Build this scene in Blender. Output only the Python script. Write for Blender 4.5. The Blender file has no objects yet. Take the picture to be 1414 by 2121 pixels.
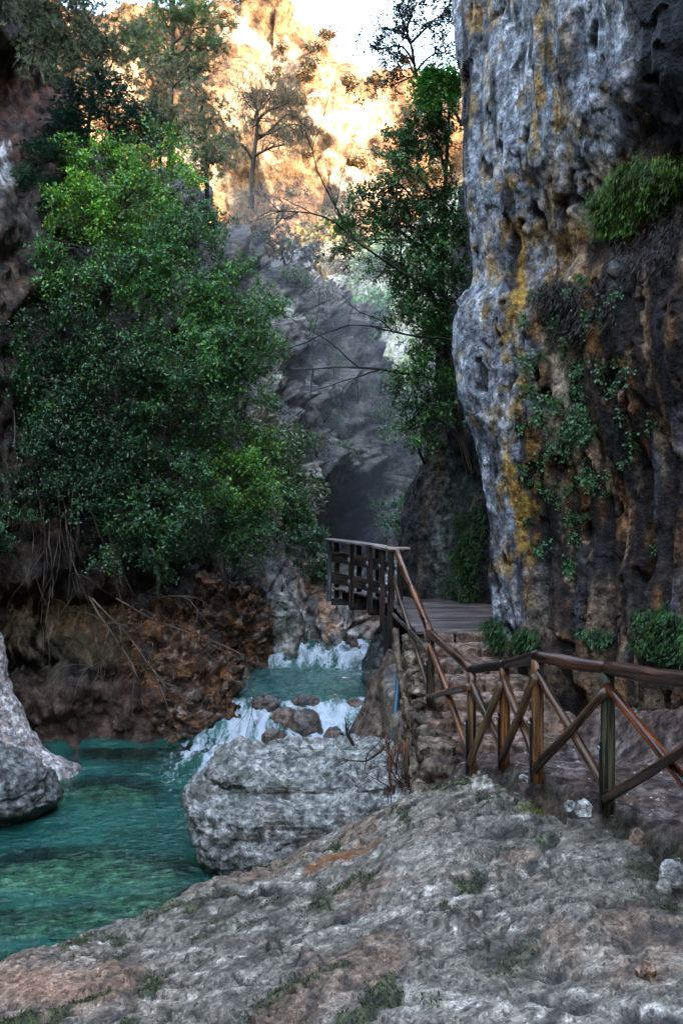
import bpy, math, random
import numpy as np
from mathutils import Vector

# ------------------------------------------------------------------ camera, sky, sun, exposure
sc = bpy.context.scene
CH = 4.5            # camera height above the lower pool
FPX, CX, HY = 1900.0, 707.0, 1000.0     # focal length, centre column, horizon row in photo pixels (1414 x 2121)
cam_d = bpy.data.cameras.new('camera')
cam = bpy.data.objects.new('camera', cam_d)
sc.collection.objects.link(cam)
cam.location = (0, 0, CH)
cam.rotation_euler = (math.radians(90), 0, 0)
cam_d.sensor_fit = 'VERTICAL'
cam_d.sensor_height = 36.0
cam_d.lens = 36.0 * FPX / 2121.0
cam_d.shift_y = -(1060.5 - HY) / 2121.0
cam_d.clip_end = 3000
sc.camera = cam

SUN_EL, SUN_AZ = 30.0, 62.0      # azimuth measured from straight behind the camera, towards the right
w = bpy.data.worlds.new('World'); sc.world = w; w.use_nodes = True
nt = w.node_tree; nt.nodes.clear()
sky = nt.nodes.new('ShaderNodeTexSky'); sky.sky_type = 'NISHITA'; sky.sun_disc = False
sky.sun_elevation = math.radians(SUN_EL)
bg = nt.nodes.new('ShaderNodeBackground'); bg.inputs['Strength'].default_value = 0.15
out = nt.nodes.new('ShaderNodeOutputWorld')
nt.links.new(sky.outputs[0], bg.inputs[0]); nt.links.new(bg.outputs[0], out.inputs[0])
sv = Vector((math.sin(math.radians(SUN_AZ)) * math.cos(math.radians(SUN_EL)),
             -math.cos(math.radians(SUN_AZ)) * math.cos(math.radians(SUN_EL)), math.sin(math.radians(SUN_EL))))
sky.sun_rotation = math.atan2(sv.x, sv.y)
sun_d = bpy.data.lights.new('sun', 'SUN'); sun_d.energy = 2.0; sun_d.angle = math.radians(0.53); sun_d.color = (1, 0.82, 0.72)
sun = bpy.data.objects.new('sun', sun_d); sc.collection.objects.link(sun)
sun.rotation_euler = sv.to_track_quat('Z', 'Y').to_euler()
sun.location = (30, -20, 60)
vs = sc.view_settings
vs.view_transform = 'Standard'; vs.look = 'None'; vs.gamma = 1.0; vs.use_curve_mapping = False
vs.exposure = 4.3
vs.use_white_balance = True; vs.white_balance_temperature = 8300      # the camera's white balance for open shade
HAZE = 0.0
sc.cycles.use_denoising = True; w.cycles.sampling_method = "NONE"; sc.cycles.use_adaptive_sampling = False; sc.cycles.denoising_prefilter = 'ACCURATE'
sc.cycles.max_bounces = 7; sc.cycles.diffuse_bounces = 2; sc.cycles.glossy_bounces = 3
sc.cycles.transmission_bounces = 4; sc.cycles.transparent_max_bounces = 6; sc.cycles.volume_bounces = 1
sc.cycles.caustics_reflective = False; sc.cycles.caustics_refractive = False

# ------------------------------------------------------------------ helpers
R = np.random.default_rng(7)
random.seed(7)
COL = sc.collection

def P(px, py, d):
    return np.array([(px - CX) / FPX * d, d, CH - (py - HY) / FPX * d])

def proj(V):
    d = np.maximum(V[:, 1], 0.3)
    return CX + V[:, 0] / d * FPX, HY - (V[:, 2] - CH) / d * FPX

_perm = np.random.default_rng(3).permutation(256); _perm = np.concatenate([_perm, _perm, _perm])
_g = np.random.default_rng(4).normal(size=(256, 3)); _g /= np.linalg.norm(_g, axis=1)[:, None]

def pn(p):
    i = np.floor(p).astype(np.int64); f = p - i; i &= 255
    u = f * f * f * (f * (f * 6 - 15) + 10)
    res = 0
    for dx in (0, 1):
        wx = u[:, 0] if dx else 1 - u[:, 0]
        px = _perm[i[:, 0] + dx]
        for dy in (0, 1):
            wy = u[:, 1] if dy else 1 - u[:, 1]
            py = _perm[px + i[:, 1] + dy]
            for dz in (0, 1):
                wz = u[:, 2] if dz else 1 - u[:, 2]
                g = _g[_perm[py + i[:, 2] + dz]]
                res = res + wx * wy * wz * (g[:, 0] * (f[:, 0] - dx) + g[:, 1] * (f[:, 1] - dy) + g[:, 2] * (f[:, 2] - dz))
    return res * 1.5

def fbm(p, octv=5, gain=0.5, seed=0.0):
    a, s, t = 1.0, 0.0, 0.0
    q = p + seed * 17.31
    for o in range(octv):
        s = s + a * pn(q); t += a; a *= gain; q = q * 2.03 + 5.2
    return s / t * 1.6

def ridged(p, octv=4, gain=0.55, seed=0.0):
    a, s, t = 1.0, 0.0, 0.0
    q = p + seed * 9.7
    for o in range(octv):
        s = s + a * (1 - np.abs(pn(q)) * 2.2); t += a; a *= gain; q = q * 2.07 + 3.1
    return s / t

_j = np.random.default_rng(11).uniform(-.45, .45, (256, 3)); _t = np.random.default_rng(12).normal(size=(256, 3)); _o = np.random.default_rng(13).uniform(-1, 1, 256)
def facet(p, seed=0.0):
    """Broken-rock relief: every cell of a cellular pattern is a tilted flat face."""
    q = p + seed * 13.7 + .25 * np.stack([pn(p * 1.3 + k) for k in (0, 31, 57)], 1)
    i0 = np.floor(q).astype(np.int64); best = np.full(len(q), 9e9); bid = np.zeros(len(q), np.int64); bc = np.zeros_like(q)
    for dx in (-1, 0, 1):
        for dy in (-1, 0, 1):
            for dz in (-1, 0, 1):
                c = i0 + np.array([dx, dy, dz]); h = _perm[_perm[_perm[c[:, 0] & 255] + (c[:, 1] & 255)] + (c[:, 2] & 255)]
                ctr = c + .5 + _j[h]; d = ((q - ctr) ** 2).sum(1); m = d < best
                best[m] = d[m]; bid[m] = h[m]; bc[m] = ctr[m]
    return _o[bid] * .5 + ((q - bc) * _t[bid]).sum(1) * .55

def sst(a, b, x):
    t = np.clip((x - a) / (b - a), 0, 1); return t * t * (3 - 2 * t)

def mixc(c, col, m):
    m = np.clip(m, 0, 1)[:, None]
    return c * (1 - m) + np.asarray(col) * m

def cr(pts, subs):
    """Catmull-Rom along axis 0 with its own number of steps for each interval."""
    pts = np.asarray(pts, float); n = len(pts); o = []
    ext = np.concatenate([[2 * pts[0] - pts[1]], pts, [2 * pts[-1] - pts[-2]]])
    for k in range(n - 1):
        p0, p1, p2, p3 = ext[k], ext[k + 1], ext[k + 2], ext[k + 3]
        m = subs[k] if hasattr(subs, '__len__') else subs
        for t in np.arange(m) / m:
            o.append(0.5 * (2 * p1 + (p2 - p0) * t + (2 * p0 - 5 * p1 + 4 * p2 - p3) * t * t + (3 * p1 - p0 - 3 * p2 + p3) * t ** 3))
    o.append(pts[-1])
    return np.array(o)

def grid_faces(nr, ncol, wrap=False):
    r = np.arange(nr - 1)[:, None]; c = np.arange(ncol if wrap else ncol - 1)[None, :]
    c2 = (c + 1) % ncol
    a = r * ncol + c; b = r * ncol + c2; d = (r + 1) * ncol + c; e = (r + 1) * ncol + c2
    return np.stack([a, b, e, d], -1).reshape(-1, 4)

def normals(V, F):
    n = np.zeros_like(V)
    fn = np.cross(V[F[:, 2]] - V[F[:, 0]], V[F[:, 3 if F.shape[1] == 4 else 2]] - V[F[:, 1]])
    for k in range(F.shape[1]):
        np.add.at(n, F[:, k], fn)
    return n / np.maximum(np.linalg.norm(n, axis=1), 1e-9)[:, None]

def loft(ctrl, rsub, csub):
    c = cr(np.asarray(ctrl, float), rsub)                 # along rows
    c = cr(c.transpose(1, 0, 2), csub).transpose(1, 0, 2)
    nr, nc = c.shape[:2]
    return c.reshape(-1, 3), grid_faces(nr, nc)

def mesh(name, V, F, col=None, gco=None, smooth=True):
    V = np.asarray(V, np.float32); me = bpy.data.meshes.new(name)
    Fs = F if isinstance(F, list) else [F]
    Fs = [np.asarray(f, np.int32) for f in Fs if len(f)]
    loops = np.concatenate([f.ravel() for f in Fs]); tot = np.concatenate([np.full(len(f), f.shape[1], np.int32) for f in Fs])
    start = np.concatenate([[0], np.cumsum(tot)[:-1]]).astype(np.int32)
    me.vertices.add(len(V)); me.vertices.foreach_set('co', V.ravel())
    me.loops.add(len(loops)); me.loops.foreach_set('vertex_index', loops)
    me.polygons.add(len(tot)); me.polygons.foreach_set('loop_start', start); me.polygons.foreach_set('loop_total', tot)
    me.polygons.foreach_set('use_smooth', np.full(len(tot), smooth))
    if col is not None:
        a = me.color_attributes.new('Col', 'FLOAT_COLOR', 'POINT')
        c = np.ones((len(V), 4), np.float32); c[:, :col.shape[1]] = col
        a.data.foreach_set('color', c.ravel())
    if gco is not None:
        a = me.attributes.new('gco', 'FLOAT_VECTOR', 'POINT'); a.data.foreach_set('vector', np.asarray(gco, np.float32).ravel())
    me.update(calc_edges=True); me.validate()
    return me

def obj(name, me, mat=None, parent=None, loc=None):
    o = bpy.data.objects.new(name, me); COL.objects.link(o)
    if mat is not None and me is not None and not me.materials: me.materials.append(mat)
    if parent is not None: o.parent = parent
    if loc is not None: o.location = loc
    return o

def tag(o, label=None, cat=None, group=None, kind=None):
    if label: o['label'] = label
    if cat: o['category'] = cat
    if group: o['group'] = group
    if kind: o['kind'] = kind
    return o

def empty(name, loc, label=None, cat=None, group=None):
    o = bpy.data.objects.new(name, None); COL.objects.link(o); o.location = loc; o.empty_display_size = 0.2
    return tag(o, label, cat, group)

class Buf:
    def __init__(s): s.v = []; s.f = []; s.c = []; s.g = []; s.n = 0
    def add(s, V, F, col=(1, 1, 1), gco=None):
        V = np.asarray(V, float); F = np.asarray(F)
        s.f.append(F + s.n); s.v.append(V); s.n += len(V)
        c = np.asarray(col, float)
        s.c.append(np.tile(c, (len(V), 1)) if c.ndim == 1 else c)
        s.g.append(V if gco is None else gco)
    def mesh(s, name, off=(0, 0, 0), smooth=True):
        q = [f for f in s.f if f.shape[1] == 4]; t = [f for f in s.f if f.shape[1] == 3]
        F = ([np.concatenate(q)] if q else []) + ([np.concatenate(t)] if t else [])
        return mesh(name, np.concatenate(s.v) - np.asarray(off), F, np.concatenate(s.c), np.concatenate(s.g), smooth)

def tube(pts, rad, sides=8, cap=True, wob=0.0, seed=0):
    pts = np.asarray(pts, float); n = len(pts); rad = np.broadcast_to(np.asarray(rad, float), (n,))
    t = np.gradient(pts, axis=0); t /= np.maximum(np.linalg.norm(t, axis=1), 1e-9)[:, None]
    ref = np.array([0, 0, 1.0]) if abs(t[:, 2]).mean() < 0.8 else np.array([0, 1.0, 0])
    u = np.cross(t, ref); u /= np.maximum(np.linalg.norm(u, axis=1), 1e-9)[:, None]; v = np.cross(t, u)
    a = np.arange(sides) / sides * 2 * np.pi
    L = np.concatenate([[0], np.cumsum(np.linalg.norm(np.diff(pts, axis=0), axis=1))])
    rr = rad[:, None] * np.ones((1, sides))
    if wob:
        q = np.stack([np.cos(a)[None, :] * 1.2 + 0 * L[:, None], np.sin(a)[None, :] * 1.2 + 0 * L[:, None], L[:, None] * 3 + 0 * a[None, :]], -1).reshape(-1, 3)
        rr = rr * (1 + wob * fbm(q, 3, seed=seed).reshape(n, sides))
    V = pts[:, None, :] + rr[:, :, None] * (np.cos(a)[None, :, None] * u[:, None, :] + np.sin(a)[None, :, None] * v[:, None, :])
    g = np.stack([np.cos(a)[None, :] * rr, np.sin(a)[None, :] * rr, L[:, None] + 0 * a[None, :]], -1).reshape(-1, 3) + seed * 3.3
    V = V.reshape(-1, 3); F = grid_faces(n, sides, True)
    T = np.zeros((0, 3), int)
    if cap:
        V = np.concatenate([V, pts[:1] - t[:1] * rad[0] * .08, pts[-1:] + t[-1:] * rad[-1] * .08]); g = np.concatenate([g, g[:1], g[-1:]])
        k = np.arange(sides); k2 = (k + 1) % sides; e = (n - 1) * sides
        T = np.concatenate([np.stack([k2, k, k * 0 + n * sides], 1), np.stack([e + k, e + k2, k * 0 + n * sides + 1], 1)])
    return V, F, T, g

def tube_me(name, pts, rad, sides=8, off=(0, 0, 0), col=(1, 1, 1), wob=0.0, seed=0):
    V, F, T, g = tube(pts, rad, sides, True, wob, seed)
    return mesh(name, V - np.asarray(off), [F, T], np.tile(np.asarray(col, float), (len(V), 1)), g)

def beam(a, b, wdt, hgt, up=(0, 0, 1), col=(1, 1, 1), off=(0, 0, 0), name='beam', bev=0.006, seed=0):
    """A squared timber from a to b: width across, height along up; chamfered edges."""
    a = np.asarray(a, float); b = np.asarray(b, float); t = b - a; L = np.linalg.norm(t); t /= L
    up = np.asarray(up, float); s = np.cross(t, up); s /= np.linalg.norm(s); up = np.cross(s, t)
    w2, h2 = wdt / 2, hgt / 2; e = min(bev, w2 * .4, h2 * .4)
    prof = np.array([[-w2 + e, -h2], [w2 - e, -h2], [w2, -h2 + e], [w2, h2 - e], [w2 - e, h2], [-w2 + e, h2], [-w2, h2 - e], [-w2, -h2 + e]])
    n = max(2, int(L / 0.35) + 1); V = []; g = []
    for k in range(n):
        f = k / (n - 1); V.append(a + t * L * f + prof[:, :1] * s + prof[:, 1:] * up + up * 0.004 * math.sin(seed * 5 + f * 4))
        g.append(np.column_stack([prof + seed * 1.7, np.full(8, f * L + seed * 2.3)]))
    V = np.concatenate(V); g = np.concatenate(g); F = grid_faces(n, 8, True)
    k = np.arange(1, 7)
    T = np.concatenate([np.stack([k * 0, k + 1, k], 1), (n - 1) * 8 + np.stack([k * 0, k, k + 1], 1)])
    return mesh(name, V - np.asarray(off), [F, T], np.tile(np.asarray(col, float), (len(V), 1)), g, smooth=False)

# ------------------------------------------------------------------ materials
def new_mat(name):
    m = bpy.data.materials.new(name); m.use_nodes = True; n = m.node_tree; n.nodes.clear()
    o = n.nodes.new('ShaderNodeOutputMaterial'); b = n.nodes.new('ShaderNodeBsdfPrincipled')
    n.links.new(b.outputs[0], o.inputs[0])
    return m, n, b, o

def nd(n, t, ins=None, **kw):
    x = n.nodes.new('ShaderNode' + t)
    for k, v in kw.items(): setattr(x, k, v)
    for k, v in (ins or {}).items():
        if isinstance(v, bpy.types.NodeSocket): n.links.new(v, x.inputs[k])
        else: x.inputs[k].default_value = v
    return x

def ramp(n, fac, stops):
    x = n.nodes.new('ShaderNodeValToRGB'); n.links.new(fac, x.inputs[0]); e = x.color_ramp.elements
    while len(e) < len(stops): e.new(0.5)
    for k, (p, c) in enumerate(stops):
        e[k].position = p; e[k].color = (*c, 1) if len(c) == 3 else c
    return x.outputs[0]

def rock_mat(name, scale=1.0, rough=(0.45, 0.85), bump=0.5, bdist=0.03, pits=0.7, fleck=0.3, spec=0.5, broad=0.7, contrast=1.0, pt=(0.37, 0.45), fl=(0.55, 0.64)):
    m, n, b, o = new_mat(name)
    pos = nd(n, 'NewGeometry').outputs['Position']
    att = nd(n, 'Attribute', attribute_name='Col')
    n4 = nd(n, 'TexNoise', {'Vector': pos, 'Scale': 55.0 * scale, 'Detail': 3.0, 'Roughness': 0.6})
    n1 = nd(n, 'TexNoise', {'Vector': pos, 'Scale': 5.0 * scale, 'Detail': 9.0, 'Roughness': 0.68})
    n2 = nd(n, 'TexNoise', {'Vector': pos, 'Scale': 22.0 * scale, 'Detail': 5.0, 'Roughness': 0.6})
    n3 = nd(n, 'TexNoise', {'Vector': pos, 'Scale': 11.0 * scale, 'Detail': 6.0, 'Roughness': 0.65, 'Distortion': 0.6})
    v1 = nd(n, 'TexVoronoi', {'Vector': pos, 'Scale': 14.0 * scale, 'Randomness': 1.0})
    var = ramp(n, n1.outputs[0], [(0.37, (1 - .78 * contrast, 1 - .79 * contrast, 1 - .80 * contrast)), (0.5, (0.88, 0.88, 0.88)), (0.63, (1 + .9 * contrast,) * 3)])
    c1 = nd(n, 'Mix', {'Factor': 1.0, 6: att.outputs['Color'], 7: var}, data_type='RGBA', blend_type='MULTIPLY')
    pm = ramp(n, n3.outputs[0], [(pt[0], (1, 1, 1)), (pt[1], (0, 0, 0))])
    pmf = nd(n, 'Math', {0: pm, 1: pits}, operation='MULTIPLY')
    dk = nd(n, 'Mix', {'Factor': 1.0, 6: c1.outputs[2], 7: (0.22, 0.20, 0.18, 1)}, data_type='RGBA', blend_type='MULTIPLY')
    c2 = nd(n, 'Mix', {'Factor': pmf.outputs[0], 6: c1.outputs[2], 7: dk.outputs[2]}, data_type='RGBA')
    fm = ramp(n, n2.outputs[0], [(fl[0], (0, 0, 0)), (fl[1], (1, 1, 1))])
    fmf = nd(n, 'Math', {0: fm, 1: fleck}, operation='MULTIPLY')
    lt = nd(n, 'Mix', {'Factor': 1.0, 6: c2.outputs[2], 7: (2.2, 2.1, 2.0, 1)}, data_type='RGBA', blend_type='MULTIPLY')
    c3 = nd(n, 'Mix', {'Factor': fmf.outputs[0], 6: c2.outputs[2], 7: lt.outputs[2]}, data_type='RGBA')
    n.links.new(c3.outputs[2], b.inputs['Base Color'])
    rg = nd(n, 'MapRange', {0: n3.outputs[0], 1: 0.35, 2: 0.65, 3: rough[0], 4: rough[1]})
    n.links.new(rg.outputs[0], b.inputs['Roughness'])
    b.inputs['Specular IOR Level'].default_value = spec
    h1 = nd(n, 'Math', {0: n1.outputs[0], 1: broad}, operation='MULTIPLY')
    h2 = nd(n, 'Math', {0: n2.outputs[0], 1: 0.65, 2: h1.outputs[0]}, operation='MULTIPLY_ADD')
    h3 = nd(n, 'Math', {0: v1.outputs['Distance'], 1: 0.5, 2: h2.outputs[0]}, operation='MULTIPLY_ADD')
    h4 = nd(n, 'Math', {0: n4.outputs[0], 1: 0.5, 2: h3.outputs[0]}, operation='MULTIPLY_ADD')
    bp = nd(n, 'Bump', {'Height': h4.outputs[0], 'Strength': bump, 'Distance': bdist})
    n.links.new(bp.outputs[0], b.inputs['Normal'])
    return m

M = {}
M['cliff'] = rock_mat('cliff_limestone', 1.5, (0.4, 0.8), 0.8, 0.030, 0.85, 0.6, 0.25)
M['rock'] = rock_mat('pitted_limestone', 2.3, (0.35, 0.8), 0.8, 0.020, 0.9, 0.6)
M['slab'] = rock_mat('smooth_limestone', 2.4, (0.3, 0.75), 0.8, 0.018, 0.9, 0.6, 0.5, 0.5, 0.8, (0.40, 0.455), (0.54, 0.60))
M['far'] = rock_mat('far_rock', 0.6, (0.6, 0.95), 0.8, 0.05, 0.7, 0.4, 0.2)
M['mount'] = rock_mat('mountain_rock', 0.12, (0.8, 1.0), 0.8, 0.35, 0.6, 0.3, 0.2)
M['wet'] = rock_mat('wet_rock', 1.6, (0.2, 0.6), 0.7, 0.013, 0.6, 0.3)
M['soil'] = rock_mat('trodden_soil', 2.0, (0.6, 0.95), 0.7, 0.010, 0.5, 0.35, 0.3)

def wood_mat(name, rough, gloss=0.5):
    m, n, b, o = new_mat(name)
    g = nd(n, 'Attribute', attribute_name='gco').outputs['Vector']
    att = nd(n, 'Attribute', attribute_name='Col')
    mp = nd(n, 'Mapping', {'Vector': g, 'Scale': (45, 45, 2.2)})
    n1 = nd(n, 'TexNoise', {'Vector': mp.outputs[0], 'Scale': 1.0, 'Detail': 6.0, 'Roughness': 0.65})
    mp2 = nd(n, 'Mapping', {'Vector': g, 'Scale': (8, 8, 1.5)})
    n2 = nd(n, 'TexNoise', {'Vector': mp2.outputs[0], 'Scale': 1.0, 'Detail': 5.0, 'Roughness': 0.6})
    v = ramp(n, n1.outputs[0], [(0.36, (0.25, 0.23, 0.20)), (0.52, (1, 1, 1)), (0.66, (1.7, 1.6, 1.45))])
    v2 = ramp(n, n2.outputs[0], [(0.38, (0.28, 0.25, 0.23)), (0.52, (1.0, 1.0, 1.0)), (0.66, (1.7, 1.6, 1.5))])
    c1 = nd(n, 'Mix', {'Factor': 1.0, 6: att.outputs['Color'], 7: v}, data_type='RGBA', blend_type='MULTIPLY')
    c2 = nd(n, 'Mix', {'Factor': 1.0, 6: c1.outputs[2], 7: v2}, data_type='RGBA', blend_type='MULTIPLY')
    mp3 = nd(n, 'Mapping', {'Vector': g, 'Scale': (26, 26, .9)})
    n5 = nd(n, 'TexNoise', {'Vector': mp3.outputs[0], 'Scale': 1.0, 'Detail': 3.0, 'Distortion': .4})
    ck = ramp(n, n5.outputs[0], [(.40, (.10, .09, .08)), (.455, (1, 1, 1)), (1, (1, 1, 1))])
    c2 = nd(n, 'Mix', {'Factor': 1.0, 6: c2.outputs[2], 7: ck}, data_type='RGBA', blend_type='MULTIPLY')
    n.links.new(c2.outputs[2], b.inputs['Base Color'])
    rg = nd(n, 'MapRange', {0: n2.outputs[0], 1: 0.3, 2: 0.7, 3: rough[0], 4: rough[1]}); n.links.new(rg.outputs[0], b.inputs['Roughness'])
    b.inputs['Specular IOR Level'].default_value = gloss
    bp = nd(n, 'Bump', {'Height': n1.outputs[0], 'Strength': 0.6, 'Distance': 0.005}); n.links.new(bp.outputs[0], b.inputs['Normal'])
    return m
M['log'] = wood_mat('varnished_log', (0.22, 0.5), 0.6)
M['timber'] = wood_mat('weathered_timber', (0.4, 0.75), 0.45)
M['bark'] = wood_mat('bark', (0.7, 0.95), 0.25)

def leaf_mat(name, rough=0.4, trans=0.25, spec=0.5):
    m, n, b, o = new_mat(name)
    att = nd(n, 'Attribute', attribute_name='Col')
    n.links.new(att.outputs['Color'], b.inputs['Base Color'])
    b.inputs['Roughness'].default_value = rough; b.inputs['Specular IOR Level'].default_value = spec
    tr = nd(n, 'BsdfTranslucent'); n.links.new(att.outputs['Color'], tr.inputs['Color'])
    mx = nd(n, 'MixShader', {0: trans}); n.links.new(b.outputs[0], mx.inputs[1]); n.links.new(tr.outputs[0], mx.inputs[2])
    n.links.new(mx.outputs[0], o.inputs[0])
    return m
M['leaf'] = leaf_mat('glossy_leaf', 0.33, 0.22, 0.6)
M['needle'] = leaf_mat('needle', 0.55, 0.2, 0.35)
M['litter'] = leaf_mat('dry_litter', 0.7, 0.1, 0.3)

def metal_mat(name, c, rough, met=0.6):
    m, n, b, o = new_mat(name)
    tc = nd(n, 'NewGeometry').outputs['Position']
    n1 = nd(n, 'TexNoise', {'Vector': tc, 'Scale': 30.0, 'Detail': 4.0})
    r = ramp(n, n1.outputs[0], [(0.3, tuple(0.6 * x for x in c)), (0.7, tuple(1.25 * x for x in c))])
    n.links.new(r, b.inputs['Base Color']); b.inputs['Metallic'].default_value = met; b.inputs['Roughness'].default_value = rough
    return m
M['black_steel'] = metal_mat('black_steel', (0.015, 0.016, 0.018), 0.45, 0.3)
M['zinc'] = metal_mat('zinc_plate', (0.35, 0.38, 0.42), 0.4, 0.7)
M['pipe'] = metal_mat('blue_plastic', (0.03, 0.10, 0.15), 0.35, 0.0)

def water_mat():
    m, n, b, o = new_mat('river_water')
    pos = nd(n, 'NewGeometry').outputs['Position']
    att = nd(n, 'Attribute', attribute_name='Col')
    sep = nd(n, 'SeparateColor', {0: att.outputs['Color']})
    mp = nd(n, 'Mapping', {'Vector': pos, 'Scale': (1.0, 2.2, 1.0)})
    n1 = nd(n, 'TexNoise', {'Vector': mp.outputs[0], 'Scale': 5.0, 'Detail': 3.0, 'Roughness': 0.5, 'Distortion': 0.4})
    n2 = nd(n, 'TexNoise', {'Vector': pos, 'Scale': 1.1, 'Detail': 3.0})
    bp = nd(n, 'Bump', {'Height': n1.outputs[0], 'Strength': 0.9, 'Distance': 0.10})
    body = ramp(n, n2.outputs[0], [(0.35, (0.006, 0.085, 0.066)), (0.65, (0.02, 0.17, 0.13))])
    dif = nd(n, 'BsdfDiffuse', {'Color': body})
    tra = nd(n, 'BsdfTransparent', {'Color': (0.42, 0.80, 0.66, 1)})
    sh = nd(n, 'MapRange', {0: sep.outputs[1], 1: 0.0, 2: 0.6, 3: 0.30, 4: 0.86})
    mix1 = nd(n, 'MixShader', {0: sh.outputs[0], 1: dif.outputs[0], 2: tra.outputs[0]})
    gl = nd(n, 'BsdfGlossy', {'Color': (1, 1, 1, 1), 'Roughness': 0.06, 'Normal': bp.outputs[0]})
    fr = nd(n, 'Fresnel', {'IOR': 1.33, 'Normal': bp.outputs[0]})
    mix2 = nd(n, 'MixShader', {0: fr.outputs[0], 1: mix1.outputs[0], 2: gl.outputs[0]})
    # white water where air is beaten into the stream
    n3 = nd(n, 'TexNoise', {'Vector': nd(n, 'Mapping', {'Vector': pos, 'Scale': (1.6, .5, .8)}).outputs[0], 'Scale': 14.0, 'Detail': 5.0, 'Roughness': 0.7})
    fo = nd(n, 'Math', {0: n3.outputs[0], 1: 0.5}, operation='SUBTRACT')
    fo2 = nd(n, 'Math', {0: fo.outputs[0], 1: 1.6, 2: sep.outputs[0]}, operation='MULTIPLY_ADD')
    fo3 = nd(n, 'MapRange', {0: fo2.outputs[0], 1: 0.3, 2: 0.85, 3: 0.0, 4: 1.0})
    b.inputs['Base Color'].default_value = (0.55, 0.61, 0.64, 1); b.inputs['Roughness'].default_value = 0.35
    bp2 = nd(n, 'Bump', {'Height': n3.outputs[0], 'Strength': 0.6, 'Distance': 0.015}); n.links.new(bp2.outputs[0], b.inputs['Normal'])
    mix3 = nd(n, 'MixShader', {0: fo3.outputs[0], 1: mix2.outputs[0], 2: b.outputs[0]})
    n.links.new(mix3.outputs[0], o.inputs[0])
    return m
M['water'] = water_mat()

# ------------------------------------------------------------------ the setting
def struct(name, V, F, mat, col):
    return tag(obj(name, mesh(name, V, F, col), mat), kind='structure')

def full(n, c): return np.tile(np.asarray(c, float), (n, 1))

# ground: one sheet to the horizon, below the river bed
gx = np.linspace(-700, 700, 60); gy = np.linspace(-300, 1100, 60)
gv = np.stack(np.meshgrid(gx, gy), -1).reshape(-1, 2)
gv = np.column_stack([gv, -1.6 + 0 * gv[:, 0]])
struct('ground', gv, grid_faces(60, 60), M['soil'], full(len(gv), (0.12, 0.10, 0.07)))

SUNK = [(150, 1800, 1.5, .55), (330, 1885, .9, .5), (215, 1635, .8, .45), (40, 1915, .9, .3), (300, 1560, 1.2, .5)]
# river ------------------------------------------------------------
def level(x, y):
    wob = 0.22 * np.sin(x * 2.3 + 0.4) + 0.12 * np.sin(x * 5.1) + .3 * np.sin(x * 1.1 + 2)
    return (0.16 * sst(14.4, 15.6, y + .6 * wob) + 0.44 * sst(15.3, 16.7, y + .6 * wob)) * np.where(y < 16.9, sst(-2.9, -2.0, x), 1) + 0.3 * sst(19.4, 20.4, y + .5 * wob)

bx = np.linspace(-10, 3.5, 150); by = np.linspace(1, 30, 200)
bv = np.stack(np.meshgrid(bx, by), -1).reshape(-1, 2)
bz = level(bv[:, 0], bv[:, 1]) - 0.75
bv = np.column_stack([bv, bz])
bv[:, 2] += 0.28 * fbm(bv * 0.9, 4) + 0.1 * fbm(bv * 3, 3)
bc = mixc(full(len(bv), (0.10, 0.13, 0.09)), (0.30, 0.27, 0.20), sst(-0.2, 0.4, fbm(bv * 1.3, 3, seed=3)))
struct('river_bed', bv, grid_faces(200, 150), M['wet'], bc)

wx = np.linspace(-9.5, 3.2, 260)
wy = np.concatenate([np.linspace(1, 7, 20), np.linspace(7.05, 15, 170), np.linspace(15.03, 21, 190), np.linspace(21.1, 29.5, 40)])
wv = np.stack(np.meshgrid(wx, wy), -1).reshape(-1, 2)
X, Y = wv[:, 0], wv[:, 1]
Z = level(X, Y)
q = np.column_stack([X, Y, 0 * X])
rip = 0.014 * (1 - 2 * np.abs(pn(q * np.array([2.2, 5.5, 1]) + .6 * fbm(q * 1.5, 2, seed=4)[:, None]))) + 0.016 * fbm(q * np.array([1.6, 3.2, 1]), 3, seed=1) + 0.010 * fbm(q * np.array([4.5, 8.0, 1]), 2, seed=2)
rap1 = sst(14.4, 15.1, Y) * (1 - sst(16.0, 16.9, Y + .2 * np.sin(X * 3) + .7 * fbm(q * np.array([1.7, .6, 1]), 3, seed=14))) * sst(-2.7, -2.1, X); rap2 = sst(19.2, 19.6, Y) * (1 - sst(20.3, 20.9, Y))
tail1 = sst(12.9, 15.2, Y) * (1 - sst(16.2, 16.8, Y)) * sst(-3.6, -2.4, X); tail2 = sst(18.8, 19.6, Y) * (1 - sst(20.3, 20.9, Y))
streak = fbm(q * np.array([6.5, 1.3, 1]) + .3 * fbm(q * 2, 2, seed=3)[:, None], 4, seed=5)
lump = fbm(q * np.array([2.8, 2.0, 1]), 4, seed=6)
Z = Z + 1.3 * rip * (1 + 1.5 * np.maximum(tail1, tail2)) + (rap1 + rap2) * (0.16 * fbm(q * np.array([1.7, 1.3, 1]), 2, seed=13) + 0.09 * lump + 0.045 * fbm(q * np.array([9, 2.2, 1]), 3, seed=8) + .03 * fbm(q * np.array([16, 6, 1]), 2, seed=9))
foam = np.clip(np.maximum(rap1 * (0.60 + 0.5 * lump + .95 * streak), rap2 * (0.80 + 0.4 * lump + .8 * streak)), 0, 1)
foam = np.maximum(foam, np.clip(tail1 * (0.75 + 0.9 * streak - 0.25 * (X < -2.2)), 0, 1) * 0.9 * sst(-4.2, -2.2, X))
foam = np.maximum(foam, np.clip(tail2 * (0.65 + 0.9 * streak), 0, 1) * 0.8)
foam = np.clip(foam, 0, 1) * sst(-4.6, -3.0, X)
shal = np.zeros_like(X)            # how shallow: over the sunken rocks and along the shore less water tints the view
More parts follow.
